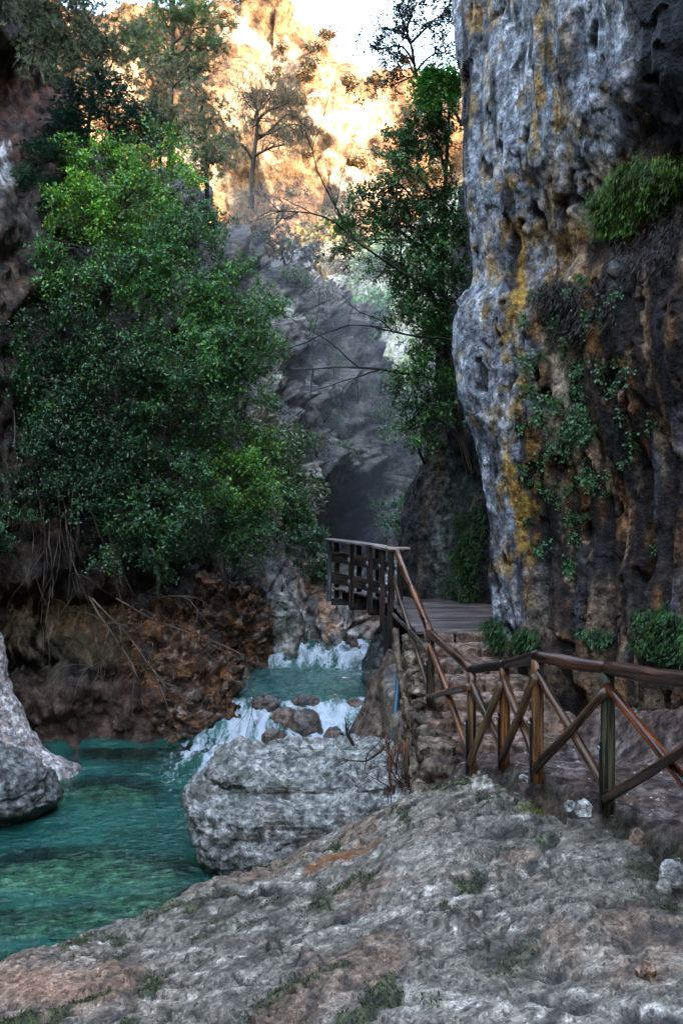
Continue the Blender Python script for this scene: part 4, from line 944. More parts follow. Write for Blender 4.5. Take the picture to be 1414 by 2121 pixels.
def tree(name, label, trunk, blobs, seed, nclump=60, nleaf=200, L=.07, W=.04, spread=.22, pal=None, wts=None, r0=.06, cat='tree', group=None, style='broad', bark=(.16, .125, .10), updir=.25, twigs=2, shell=.45, mat='leaf', tone=1.0):
    rng = np.random.default_rng(seed)
    tp = cr(np.array([P(*t) for t in trunk]), 6) if len(trunk) > 2 else curve(rng, P(*trunk[0]), P(*trunk[1]), 9)
    base_ = tp[0].copy()
    root = empty(name, base_, label, cat, group)
    tb = Buf(); n = len(tp)
    def add_t(pts, rad, sides):
        V, F, T, g = tube(pts, rad, sides, False); tb.add(V, F, bark, g)
    add_t(tp, np.linspace(r0, r0 * .3, n), 8)
    lc, ld, ln, lcol = [], [], [], []
    tot = sum(b[3] * b[4] for b in blobs)
    for (px, py, d, rx, ry) in blobs:
        c = P(px, py, d); sx, sz = .9 * rx / FPX * d, .86 * ry / FPX * d; sy = (sx + sz) * .45
        i = int(np.argmin(np.linalg.norm(tp - c, axis=1) + .4 * np.maximum(0, tp[:, 2] - c[2])))
        limb = curve(rng, tp[max(0, i - 2)], c, 8, .1, .1)
        add_t(limb, np.linspace(r0 * .5, r0 * .14, 8), 6)
        m = max(3, int(nclump * rx * ry / tot))
        u = unit(rng.normal(size=(m, 3))) * rng.uniform(shell, 1, (m, 1)) ** .5
        cc = c + u * np.array([sx, sy, sz])
        cc += .08 * np.array([sx, sy, sz]) * rng.normal(size=(m, 3))
        strg = rng.random(m) < .22; cc[strg] = c + (cc[strg] - c) * rng.uniform(1.1, 1.4, (strg.sum(), 1))
        tint = rng.uniform(.5, 1.5, m) * rng.uniform(.75, 1.3) * tone
        for k in range(m):
            j = rng.integers(2, 8)
            tw = curve(rng, limb[j], cc[k], 6, .06, .12)
            add_t(tw, np.linspace(r0 * .16, .004, 6), 4)
            for _ in range(twigs):
                e = cc[k] + rng.normal(size=3) * spread * .9
                add_t(curve(rng, tw[rng.integers(2, 5)], e, 4, 0, .1), np.linspace(.007, .003, 4), 3)
            nl = int(nleaf * rng.uniform(.6, 1.4))
            out_d = unit(u[k] + np.array([0, 0, updir]))
            if style == 'broad':
                ns = max(4, nl // 14); K = 19
                sd = unit(out_d * .75 + rng.normal(size=(ns, 3)) * .75 + [0, 0, .1]); sl = rng.uniform(.5, 1.4, ns) * spread * 1.7
                t = rng.uniform(.05, 1, (ns, K)) ** .8
                pp_ = cc[k] + rng.normal(size=(ns, 1, 3)) * spread * .30 + sd[:, None] * (t * sl[:, None])[..., None] + rng.normal(size=(ns, K, 3)) * .028; pp_[..., 2] -= t ** 2 * sl[:, None] * .25
                lc.append(pp_.reshape(-1, 3)); ld.append((sd[:, None] * .6 + rng.normal(size=(ns, K, 3)) * .8).reshape(-1, 3)); ln.append(rng.normal(size=(ns * K, 3)) * .45 + [0, 0, 1.1] + out_d * .4)
            elif style == 'yew':
                ns = max(3, nl // 26)
                sd = unit(out_d * 1.2 + rng.normal(size=(ns, 3)) * .5 + [0, 0, -.25]); sl = rng.uniform(.6, 1.2, ns) * spread * 2
                t = rng.uniform(0, 1, (ns, 26)); pp_ = cc[k] + rng.normal(size=(ns, 1, 3)) * spread * .35 + sd[:, None] * (t * sl[:, None])[..., None]; pp_[..., 2] -= (t ** 2 * sl[:, None] * .45)
                s_ = unit(np.cross(sd, [0, 0, 1.0])); sg = np.where(rng.random((ns, 26)) < .5, -1, 1)[..., None]
                lc.append((pp_ + s_[:, None] * sg * .025).reshape(-1, 3)); ld.append((sd[:, None] * .8 + s_[:, None] * sg + rng.normal(size=(ns, 26, 3)) * .25).reshape(-1, 3)); ln.append(rng.normal(size=(ns * 26, 3)) * .4 + [0, 0, 1])
            elif style == 'pine':
                nt_ = max(2, nl // 16)
                tc = cc[k] + rng.normal(size=(nt_, 3)) * spread * np.array([1, 1, .5])
                td = unit(rng.normal(size=(nt_, 3)) * .6 + out_d + [0, 0, .3])
                dd = unit(td[:, None] * .8 + rng.normal(size=(nt_, 16, 3)) * .6)
                lc.append((tc[:, None] + dd * L * .5).reshape(-1, 3)); ld.append(dd.reshape(-1, 3)); ln.append(rng.normal(size=(nt_ * 16, 3)))
            elif style == 'broom':
                td = unit(np.array([u[k][0] * .5, u[k][1] * .3, 1.1]) + rng.normal(size=(nl, 3)) * .25)
                st_ = cc[k] + rng.normal(size=(nl, 3)) * spread
                lc.append(st_); ld.append(td); ln.append(rng.normal(size=(nl, 3)))
            cn = len(lc[-1])
            lcol.append(pick_cols(rng, cn, pal, wts, .35) * tint[k])
    lc = np.concatenate(lc); ld = np.concatenate(ld); ln = np.concatenate(ln); lcol = np.clip(np.concatenate(lcol), 0, 1)
    sz = rng.uniform(.65, 1.35, len(lc))
    V, F = leaf_quads(lc, ld, ln, L * sz, W * sz, .12)
    obj('trunk', tb.mesh('trunk', base_), M['bark'], root)
    obj('crown', mesh('crown', V - base_, F, np.repeat(lcol, 4, 0), None, False), M[mat], root)
    return root

G_DARK, G_MID, G_BRI, G_YEL, G_BLU, G_DRY = (.018, .085, .028), (.048, .20, .055), (.11, .34, .045), (.34, .40, .04), (.12, .27, .14), (.15, .11, .06)
PAL = [G_DARK, G_MID, G_BRI, G_YEL, G_BLU, G_DRY]
def W_(d, m, b, y, bl, dr): return [d, m, b, y, bl, dr]

# the bank thicket on the left, tree by tree
tree('yew_tree', 'dark blue-green yew with drooping sprays near the top left', [(240, 420, 20.5), (235, 330, 20.2), (220, 210, 20)], [(215, 235, 19.6, 85, 60), (150, 290, 19.5, 60, 45), (270, 255, 19.6, 55, 40), (210, 190, 19.7, 45, 40)], 1, 60, 420, .085, .026, .26, [(.012, .055, .036), (.022, .085, .055), (.10, .17, .14)], [5, 4, 1], .05, style='yew', mat='needle')
tree('yew_tree', 'small dark yew below the cave at the left edge', [(110, 480, 19.2), (95, 340, 19)], [(90, 345, 18.6, 50, 50), (70, 420, 18.5, 50, 50), (125, 420, 18.6, 45, 45)], 2, 46, 380, .08, .024, .24, [(.014, .06, .034), (.024, .09, .045), (.07, .14, .09)], [5, 4, 1], .04, style='yew', mat='needle')
tree('evergreen_tree', 'bright green leafy tree with yellow tips below the dark yew', [(270, 640, 19.5), (262, 480, 19), (260, 380, 18.5)], [(215, 350, 18.2, 75, 55), (310, 330, 18.6, 80, 60), (250, 420, 18, 110, 60), (360, 400, 18.6, 70, 50), (180, 450, 17.8, 80, 55)], 3, 85, 230, .06, .034, .22, PAL, W_(1.5, 4, 7, 3.5, .5, 0), .06, tone=1.25)
tree('evergreen_tree', 'broad mid-green tree in the middle of the bank thicket', [(330, 760, 18.6), (330, 640, 18.2), (340, 520, 17.8)], [(300, 530, 17.3, 100, 60), (400, 500, 17.8, 80, 65), (230, 560, 17.2, 80, 50), (380, 590, 17.4, 90, 55), (130, 560, 17.2, 70, 55)], 4, 80, 230, .06, .034, .22, PAL, W_(3, 6, 4, .5, 2, 1), .06, tone=0.95)
tree('evergreen_tree', 'silvery green tree leaning out over the gorge on the right of the thicket', [(430, 900, 18.8), (440, 780, 18.3), (470, 660, 17.8)], [(470, 620, 17.6, 85, 65), (510, 690, 17.5, 75, 60), (440, 700, 17.3, 90, 60), (530, 640, 17.7, 45, 45), (490, 770, 17.5, 70, 45)], 5, 85, 230, .058, .032, .21, PAL, W_(1, 4, 5, .6, 5, .6), .06, tone=1.15)
tree('evergreen_tree', 'shadowy deep green tree at the left of the thicket', [(170, 960, 17.6), (175, 850, 17.2), (180, 740, 16.8)], [(130, 700, 16.6, 80, 60), (220, 740, 16.5, 90, 60), (120, 800, 16.3, 85, 60), (240, 830, 16.4, 90, 55), (60, 760, 16.4, 40, 60)], 6, 80, 220, .06, .034, .22, PAL, W_(6, 5, 1, .2, 2, 1), .06, tone=0.55)
tree('evergreen_tree', 'dense deep green tree in the heart of the thicket', [(370, 1080, 17.8), (365, 940, 17.5), (360, 800, 17.2)], [(340, 780, 16.9, 80, 60), (430, 830, 17.1, 85, 55), (350, 880, 16.8, 90, 60), (450, 760, 17.3, 60, 40), (290, 720, 16.9, 60, 50)], 7, 80, 230, .058, .032, .22, PAL, W_(5, 6, 2, .2, 2, 1), .06, tone=0.75)
tree('evergreen_tree', 'grey-green low tree over the dark hollow on the left', [(160, 1150, 17), (165, 1040, 16.6), (170, 930, 16.2)], [(120, 910, 16, 75, 50), (210, 930, 16, 80, 55), (160, 1000, 15.9, 90, 45), (60, 990, 15.9, 45, 35)], 8, 60, 210, .055, .03, .2, PAL, W_(6, 3, .5, 0, 5, 1), .05, tone=0.65)
tree('evergreen_tree', 'dark tree with glinting leaves above the dead branches', [(330, 1240, 17), (325, 1120, 16.7), (330, 980, 16.4)], [(300, 980, 16.3, 80, 60), (370, 1010, 16.4, 70, 60), (290, 1070, 16.1, 80, 55), (350, 1110, 16.1, 60, 50), (330, 1160, 16, 45, 40), (240, 1110, 16, 50, 45)], 9, 80, 220, .055, .032, .2, PAL, W_(6, 5, 1, .3, 4, .5), .05, tone=0.8)
tree('evergreen_tree', 'yellowish green tree at the lower right of the thicket', [(490, 1180, 18.6), (488, 1060, 18.3), (490, 930, 18)], [(470, 920, 17.7, 65, 50), (530, 960, 17.8, 45, 60), (480, 1000, 17.6, 80, 50), (530, 1040, 17.8, 40, 45)], 10, 62, 230, .055, .034, .2, PAL, W_(1.5, 4, 6, 2.5, 1.5, .6), .05, tone=1.2)
tree('evergreen_tree', 'low blue-green tree hanging above the brown shaggy spur', [(470, 1230, 18.6), (465, 1150, 18.3), (460, 1090, 18)], [(440, 1090, 17.8, 70, 45), (510, 1100, 17.9, 50, 45), (470, 1140, 17.8, 70, 30)], 11, 46, 220, .055, .03, .2, PAL, W_(5, 5, 1, .1, 4, 1), .045, tone=0.75)
tree('shrub', 'small grey-green shrub at the left edge above the hollow', [(-10, 1140, 16), (15, 1080, 15.7)], [(20, 1085, 15.5, 40, 28), (-20, 1060, 15.6, 40, 30)], 12, 14, 200, .05, .028, .16, PAL, W_(3, 2, .5, 0, 5, 1), .03, 'shrub')
tree('shrub', 'hazy green shrub on the ledge right of the thicket', [(600, 1130, 24), (598, 1040, 23.6)], [(600, 1040, 23.4, 38, 32), (625, 1080, 23.4, 30, 28), (580, 1085, 23.3, 30, 30)], 13, 22, 150, .07, .04, .24, PAL, W_(3, 4, 2, .3, 3, 2), .05, 'shrub')
tree('shrub', 'thin hazy shrub on the rock wall left of the walkway', [(640, 1220, 22.6), (645, 1150, 22.3)], [(640, 1140, 22.1, 32, 45), (655, 1190, 22.0, 22, 35)], 14, 24, 170, .07, .035, .22, PAL, W_(4, 3, 1, 0, 3, 2), .04, 'shrub')
tree('shrub', 'dark fuzzy bush beside the far cave right of the walkway', [(850, 1160, 30), (835, 1080, 29.5)], [(825, 1060, 29, 38, 32), (850, 1110, 29, 30, 30)], 15, 26, 160, .09, .045, .3, PAL, W_(4, 4, 1, 0, 3, 1), .05, 'shrub')

# trees on the skyline at the upper left
NP = [(.045, .11, .035), (.08, .14, .045), (.14, .15, .055), (.17, .11, .05)]
tree('pine_tree', 'tall pine with flat tiers of branches against the bright mountain', [(352, 380, 27), (354, 230, 26.6), (358, 90, 26.3), (362, -60, 26)], [(340, 20, 26, 60, 20), (400, 30, 26, 55, 20), (300, 70, 26, 55, 18), (430, 95, 26, 40, 20), (330, 110, 26, 60, 16), (400, 130, 26, 55, 16), (280, 110, 26, 45, 16), (360, -20, 26, 60, 22), (440, 60, 26, 30, 16)], 21, 130, 150, .16, .016, .20, NP, [4, 4, 1, .5], .10, style='pine', mat='needle', shell=.2, twigs=1)
tree('pine_tree', 'bushy olive pine below the tall tiered pine', [(335, 400, 25), (330, 300, 24.7), (325, 190, 24.4)], [(330, 170, 24.2, 45, 45), (300, 220, 24.2, 40, 40), (355, 230, 24.2, 45, 45), (330, 285, 24.2, 50, 35)], 22, 70, 150, .14, .015, .22, [(.08, .12, .05), (.13, .125, .07), (.17, .12, .06)], [3, 3, 2], .07, style='pine', mat='needle', twigs=3)
tree('pine_tree', 'dark shaggy pine on the ridge left of the fan-shaped tree', [(430, 420, 30), (425, 320, 29.6), (418, 200, 29.2)], [(415, 190, 29, 35, 35), (440, 240, 29, 35, 35), (400, 270, 29, 40, 30), (450, 310, 29, 45, 35), (410, 340, 29, 45, 35)], 23, 75, 150, .16, .017, .26, [(.05, .10, .045), (.09, .125, .06), (.14, .115, .06)], [4, 3, 1], .08, style='pine', mat='needle', twigs=3)
tree('bare_tree', 'fan-shaped wiry tree with upswept twigs against the sunlit rock', [(520, 430, 36), (522, 360, 35.9), (530, 290, 35.8), (535, 230, 35.7)], [(510, 190, 35.6, 38, 45), (560, 190, 35.6, 45, 45), (600, 210, 35.6, 35, 40), (535, 250, 35.6, 55, 35), (615, 260, 35.7, 40, 25), (590, 300, 35.6, 50, 25), (640, 270, 35.7, 25, 20), (480, 300, 35.6, 30, 40)], 24, 130, 60, .28, .014, .22, [(.06, .07, .035), (.12, .085, .05), (.15, .08, .04)], [4, 3, 1], .13, style='broom', bark=(.07, .05, .04), twigs=4, mat='needle')
tree('bare_tree', 'leafless straggling bush at the foot of the fan-shaped tree', [(560, 500, 37), (580, 420, 36.5)], [(560, 410, 36, 70, 35), (620, 430, 36, 55, 30), (500, 400, 36, 40, 35)], 25, 46, 40, .2, .014, .3, [(.07, .075, .045), (.12, .09, .06)], [2, 3], .06, style='broom', bark=(.08, .06, .05), twigs=5, mat='needle')
tree('shrub', 'dark thorny shrub on the crest of the misty slope', [(590, 560, 40), (595, 500, 39.5)], [(560, 500, 38.5, 55, 28), (620, 530, 39, 45, 28), (520, 470, 38, 40, 25)], 26, 56, 130, .14, .03, .4, [(.05, .06, .04), (.08, .075, .05), (.10, .08, .055)], [3, 3, 2], .07, 'shrub', style='pine', twigs=4, mat='needle')
tree('hanging_tree', 'grey-green tree hanging from the rim above the cave at the top left', [(60, -120, 18.6), (66, 20, 18.2), (80, 110, 17.9), (92, 175, 17.8)], [(60, 20, 17.8, 60, 50), (130, 40, 17.9, 60, 60), (110, 120, 17.9, 45, 50), (165, 110, 18.2, 40, 60), (30, -40, 17.8, 60, 40), (150, -40, 18, 70, 40)], 27, 120, 180, .11, .015, .24, [(.07, .11, .055), (.11, .13, .07), (.15, .14, .075)], [4, 3, 2], .06, style='pine', mat='needle', bark=(.28, .25, .22), twigs=3)
tree('pine_tree', 'pale green pine branches leaning across the bright slope at the top left', [(180, 330, 23), (190, 200, 22.6), (220, 80, 22.2)], [(200, 60, 22, 50, 40), (240, 110, 22, 55, 35), (210, 160, 22, 45, 40), (180, 100, 22, 45, 45), (265, 60, 22, 40, 28)], 28, 70, 140, .15, .015, .26, [(.10, .13, .06), (.14, .14, .06), (.08, .11, .05)], [3, 2, 3], .06, style='pine', mat='needle', twigs=2)

# the tree that spills over the edge of the right cliff
tree('evergreen_tree', 'dark leafy tree spilling down beside the edge of the grey cliff', [(975, 980, 17), (935, 820, 16.6), (915, 620, 16.3), (920, 420, 16), (930, 230, 15.8)],
     [(905, 200, 15.6, 45, 45), (890, 290, 15.7, 60, 45), (880, 400, 15.7, 70, 45), (840, 470, 15.8, 80, 35), (920, 480, 15.8, 50, 50), (870, 560, 15.9, 75, 45), (920, 610, 16, 50, 45), (860, 660, 16, 65, 40), (910, 720, 16, 60, 45), (860, 780, 16, 50, 45), (900, 830, 16.1, 50, 45), (860, 890, 16.1, 35, 40), (750, 450, 15.8, 60, 22), (720, 500, 15.8, 40, 18), (800, 400, 15.8, 45, 35), (830, 330, 15.8, 40, 50), (800, 560, 15.9, 40, 30)], 31, 165, 200, .06, .034, .2, [(.022, .085, .03), (.045, .16, .04), (.10, .28, .05), (.17, .11, .045)], [4, 4, 2, 1], .08, twigs=4, shell=.2)
tree('evergreen_tree', 'vivid green sprig tuft at the cliff edge below the bare boughs', [(955, 260, 14.8), (915, 195, 14.6)], [(905, 185, 14.5, 38, 30), (925, 160, 14.5, 25, 25)], 32, 18, 160, .06, .035, .13, [(.08, .34, .05), (.13, .45, .06)], [1, 1], .03)
tree('bare_tree', 'dark boughs with sparse leaves crossing the white sky beside the cliff', [(985, 190, 15.2), (930, 165, 15), (870, 170, 14.8), (850, 90, 14.7), (822, 10, 14.6)], [(760, 95, 14.6, 45, 25), (810, 60, 14.6, 40, 40), (850, 30, 14.6, 45, 35), (910, 40, 14.7, 40, 40), (900, 110, 14.7, 45, 35), (830, 120, 14.6, 50, 25), (870, -30, 14.6, 60, 40), (790, 175, 14.6, 40, 20)], 33, 80, 26, .055, .024, .16, [(.02, .035, .02), (.035, .05, .025)], [1, 1], .045, bark=(.03, .027, .025), twigs=4, shell=.1)

def grow(rng, buf, a, d, L, r, depth, col, spread=.5, grav=-.05, sides=5, nb=3):
    n = 7; pts = [a]; dd = unit(d)
    for k in range(n - 1):
        dd = unit(dd + rng.normal(size=3) * .16 + [0, 0, grav]); pts.append(pts[-1] + dd * L / (n - 1))
    pts = np.array(pts); V, F, T, g = tube(pts, np.linspace(r, max(r * .35, .002), n), sides, False); buf.add(V, F, col, g)
    if depth > 0:
        for _ in range(nb):
            k = rng.integers(2, n); grow(rng, buf, pts[k], dd + rng.normal(size=3) * spread, L * rng.uniform(.4, .7), r * .5, depth - 1, col, spread, grav, 4, nb)

def branch_thing(name, label, cat, starts, col, seed, depth=2, spread=.5, grav=-.05, mat='bark', nb=3):
    rng = np.random.default_rng(seed); b = Buf()
    for (px, py, d, tx, ty, td, r) in starts:
        a = P(px, py, d); e = P(tx, ty, td); grow(rng, b, a, e - a, np.linalg.norm(e - a), r, depth, col, spread, grav, 6, nb)
    base_ = P(*starts[0][:3])
    return tag(obj(name, b.mesh(name, base_), M[mat], None, base_), label, cat)

branch_thing('bare_limb', 'long mossy limb reaching left across the gorge from the cliff tree', 'branch', [(985, 640, 15.6, 650, 500, 15.3, .035)], (.07, .065, .04), 41, 2, .6, .02)
branch_thing('bare_limb', 'thin bare limb stretched level across the mist below the mossy limb', 'branch', [(960, 712, 15.6, 690, 690, 15.3, .025)], (.05, .045, .04), 42, 2, .6, 0)
branch_thing('bare_limb', 'pale twisted limb reaching furthest left over the misty slope', 'branch', [(880, 775, 16, 600, 735, 15.6, .03)], (.09, .085, .075), 43, 2, .5, .0)
branch_thing('bare_limb', 'short dark forked limb on the cliff flank above the walkway', 'branch', [(880, 960, 17.2, 800, 880, 16.8, .03)], (.025, .02, .018), 44, 2, .6, .05)
branch_thing('dead_branch', 'dead grey branches trailing from the bank down towards the pool', 'branch', [(185, 1235, 16.2, 330, 1440, 15.7, .03), (190, 1240, 16.2, 420, 1320, 16, .028), (240, 1240, 16.3, 520, 1340, 16.3, .022), (330, 1240, 16.3, 430, 1190, 16.0, .018)], (.21, .15, .12), 45, 2, .45, -.06)
branch_thing('hanging_roots', 'bundle of pale roots hanging under the trees at the left', 'roots', [(60 + 14 * k, 960 + (k * 37) % 120, 15.8, 75 + 15 * k, 1190 + (k * 53) % 110, 15.75, .012) for k in range(9)] + [(30, 850, 15.6, 55, 1020, 15.6, .014), (210, 1040, 15.9, 240, 1230, 15.9, .012)], (.22, .15, .12), 46, 1, .3, -.12)
branch_thing('dead_branch', 'thin dead twigs over the dark gap between the two spurs', 'branch', [(330, 1270, 17.6, 470, 1300, 17.4, .014), (360, 1250, 17.8, 430, 1230, 17.6, .012)], (.17, .13, .11), 47, 2, .5, -.05)
branch_thing('root_tangle', 'tangle of reddish driftwood roots caught between boulder and steps', 'roots', [(800 + 9 * k, 1525 + (k * 29) % 35, 11.3 - .05 * (k % 3), 805 + 10 * k - 12 * (k % 3), 1610 + (k * 41) % 50, 10.7, .018) for k in range(9)] + [(790, 1545, 11.3, 785, 1600, 10.7, .02), (840, 1540, 11.2, 870, 1640, 10.6, .02)], (.15, .06, .035), 48, 2, 1.3, -.04)
branch_thing('drift_stick', 'dark crooked driftwood stick on top of the two-tiered boulder', 'branch', [(735, 1560, 11.9, 722, 1505, 11.9, .03), (735, 1556, 11.9, 815, 1548, 11.8, .022)], (.05, .03, .025), 49, 1, .4, .0)

# dry pine needles on the slab
rng = np.random.default_rng(5)
n = 220; pc = P(700, 1775, 8.6)
cxy = np.column_stack([rng.normal(0, .17, n), rng.normal(0, .10, n), np.zeros(n)]) + rng.uniform(-.5, .5, (n, 1)) * np.array([.35, .0, .0])
cc = pc + cxy; 
bm_obj = bpy.data.objects['rock_slab']; sv_ = np.array([v.co[:] for v in bm_obj.data.vertices]) + np.array(bm_obj.location)
def drop(c, S):
    """height of the surface S below points c (nearest vertex in plan)"""
    o_ = c.copy()
    for i in range(0, len(c), 64):
        k = np.argmin((S[None, :, 0] - c[i:i + 64, None, 0]) ** 2 + (S[None, :, 1] - c[i:i + 64, None, 1]) ** 2, 1); o_[i:i + 64, 2] = S[k, 2]
    return o_
S_ = sv_[(np.abs(sv_[:, 0] - pc[0]) < .8) & (np.abs(sv_[:, 1] - pc[1]) < .6)]
cc = drop(cc, S_); cc[:, 2] += rng.uniform(.01, .05, n)
V, F = leaf_quads(cc, rng.normal(size=(n, 3)) * [.8, .7, .12] + [.4, .2, .05], np.tile([0, -.3, 1.0], (n, 1)) + rng.normal(size=(n, 3)) * .3, rng.uniform(.12, .2, n), .006)
tag(obj('needle_litter', mesh('needle_litter', V - cc.mean(0), F, np.repeat(pick_cols(rng, n, [(.40, .14, .04), (.28, .09, .03)], [1, 1], .3), 4, 0), None, False), M['litter'], None, cc.mean(0)), 'small heap of orange pine needles on the grey slab', 'pine needles')

# short moss in the eaten zones of the slab
rng = np.random.default_rng(25); px_, py_ = proj(moss_v)
mm = moss_m + .9 * np.exp(-((px_ - 1110) / 45) ** 2 - ((py_ - 1672) / 22) ** 2); mm = mm * (moss_v[:, 1] > 4) * (moss_v[:, 2] > .15) * (mm > .25)
k_ = rng.choice(len(moss_v), 9000, p=mm / mm.sum()); n = len(k_)
c_ = moss_v[k_] + moss_n[k_] * rng.uniform(0, .014, (n, 1)) + rng.normal(size=(n, 3)) * .010
V, F = leaf_quads(c_, moss_n[k_] + rng.normal(size=(n, 3)) * .6, rng.normal(size=(n, 3)), rng.uniform(.016, .034, n), rng.uniform(.007, .014, n))
yl = np.exp(-((px_[k_] - 1110) / 60) ** 2 - ((py_[k_] - 1672) / 30) ** 2)[:, None]
cl_ = pick_cols(rng, n, [(.045, .065, .018), (.075, .10, .025), (.03, .035, .016), (.09, .075, .035)], [3, 2, 2, 1], .4) * (1 - yl) + np.array((.24, .24, .03)) * yl
tag(obj('slab_moss', mesh('slab_moss', V, F, np.repeat(cl_, 4, 0), None, False), M['needle']), 'short dark moss filling the hollows of the grey slab', 'moss', None, 'stuff')

# ---- moss, ferns and small plants on the right cliff (placed on its real surface)
cl_v = np.empty(len(bpy.data.objects['cliff_right'].data.vertices) * 3, np.float32); bpy.data.objects['cliff_right'].data.vertices.foreach_get('co', cl_v); cl_v = cl_v.reshape(-1, 3).astype(float)
cl_n = np.empty(len(cl_v) * 3, np.float32); bpy.data.objects['cliff_right'].data.vertices.foreach_get('normal', cl_n); cl_n = cl_n.reshape(-1, 3).astype(float)
CPX, CPY = proj(cl_v)
c2o = bpy.data.objects['cliff_beyond'].data
c2v = np.empty(len(c2o.vertices) * 3, np.float32); c2o.vertices.foreach_get('co', c2v); c2v = c2v.reshape(-1, 3).astype(float)
c2n = np.empty(len(c2v) * 3, np.float32); c2o.vertices.foreach_get('normal', c2n); c2n = c2n.reshape(-1, 3).astype(float)
C2X, C2Y = proj(c2v)
def moss(name, label, ells, n, L, W, pal, wts, seed, src=None, out_=.03, hang=1.0, cat='moss', mat='needle', group=None, brk=.7):
    rng = np.random.default_rng(seed)
    vv, nn, ax, ay = src or (cl_v, cl_n, CPX, CPY)
    m = np.full(len(vv), -9.0)
    for (px, py, rx, ry, rot) in ells:
        dx, dy = ax - px, ay - py; cs, sn = math.cos(rot), math.sin(rot)
        m = np.maximum(m, 1 - ((dx * cs + dy * sn) / rx) ** 2 - ((-dx * sn + dy * cs) / ry) ** 2)
    m = m + (.25 if cat == 'fern' else brk) * fbm(vv * 4, 3, seed=seed) * (m > -.4)
    idx = np.nonzero((m > .1) & (nn[:, 1] < .35) & (vv[:, 1] > 3))[0]
    k = rng.choice(idx, n); o_ = np.abs(rng.normal(size=(n, 1))) * out_
    c = vv[k] + nn[k] * o_ + rng.normal(size=(n, 3)) * .02
    dr = nn[k] * .5 + np.array([-.15, 0, -1.0]) * hang + rng.normal(size=(n, 3)) * .35
    V, F = leaf_quads(c, dr, nn[k] + rng.normal(size=(n, 3)) * .4 + [0, 0, .4], L * rng.uniform(.6, 1.4, n), W * rng.uniform(.6, 1.4, n), .1)
    patch = .6 + .8 * sst(-.3, .4, fbm(c * 5, 3, seed=seed + 2))
    b_ = c[np.argmin(c[:, 2])]
    return tag(obj(name, mesh(name, V - b_, F, np.repeat(np.clip(pick_cols(rng, n, pal, wts, .35) * patch[:, None], 0, 1), 4, 0), None, False), M[mat], None, b_), label, cat, group)
MG = [(.06, .17, .018), (.13, .24, .025), (.03, .085, .012), (.12, .07, .03)]
moss('moss_cushion', 'large shaggy bright green moss cushion hanging from the cliff shelf', [(1330, 390, 75, 60, -.5), (1280, 440, 45, 60, -.3), (1400, 360, 60, 40, 0)], 9000, .07, .011, MG, [4, 4, 2, 1], 1, out_=.09)
moss('root_curtain', 'curtain of dark brown roots and dead fern below the moss cushion', [(1330, 520, 70, 70, 0), (1200, 640, 80, 60, 0), (1390, 470, 50, 50, 0)], 3000, .09, .014, [(.06, .04, .03), (.03, .022, .018), (.09, .055, .035)], [3, 3, 1], 2, out_=.06, cat='roots')
moss('moss_cushion', 'green moss bank low on the cliff at the right border', [(1385, 1320, 65, 60, .4), (1350, 1290, 30, 30, 0)], 3000, .06, .02, [(.03, .10, .02), (.05, .14, .025), (.02, .05, .015)], [3, 2, 2], 3, out_=.07)
moss('moss_cushion', 'dark green moss curtain beside the walkway at the cliff nose', [(965, 1180, 30, 80, 0), (985, 1110, 20, 60, 0), (940, 1215, 30, 25, 0)], 2600, .07, .022, [(.018, .065, .014), (.03, .10, .02), (.06, .07, .015)], [3, 3, 1], 4, (c2v, c2n, C2X, C2Y), out_=.07)
moss('fern', 'green fern tuft at the top of the stone steps below the cliff', [(1030, 1320, 22, 40, 0)], 1000, .09, .022, [(.02, .085, .02), (.04, .12, .03)], [2, 1], 5, out_=.10, cat='fern')
moss('fern', 'green fern tuft behind the handrail above the brown middle post', [(1097, 1325, 22, 22, 0)], 600, .09, .022, [(.02, .085, .02), (.04, .12, .03)], [2, 1], 6, out_=.10, cat='fern')
moss('fern', 'small fern patch low on the cliff above the handrail', [(1235, 1325, 30, 20, 0)], 600, .06, .02, [(.02, .075, .02), (.05, .11, .03)], [2, 1], 7, out_=.06, cat='fern')
moss('fern', 'dark fern patch on the rock face behind the crossed braces', [(1180, 1510, 25, 20, 0), (1150, 1490, 16, 14, 0)], 500, .06, .02, [(.02, .07, .018), (.04, .09, .02)], [2, 1], 8, out_=.06, cat='fern')
moss('dead_fern', 'brown dead fern beard on the cliff above the lichen streak', [(1150, 620, 60, 40, 0), (1170, 700, 50, 35, 0)], 1500, .07, .014, [(.06, .045, .03), (.04, .03, .022), (.05, .07, .02)], [3, 3, 1], 9, out_=.05, cat='fern')

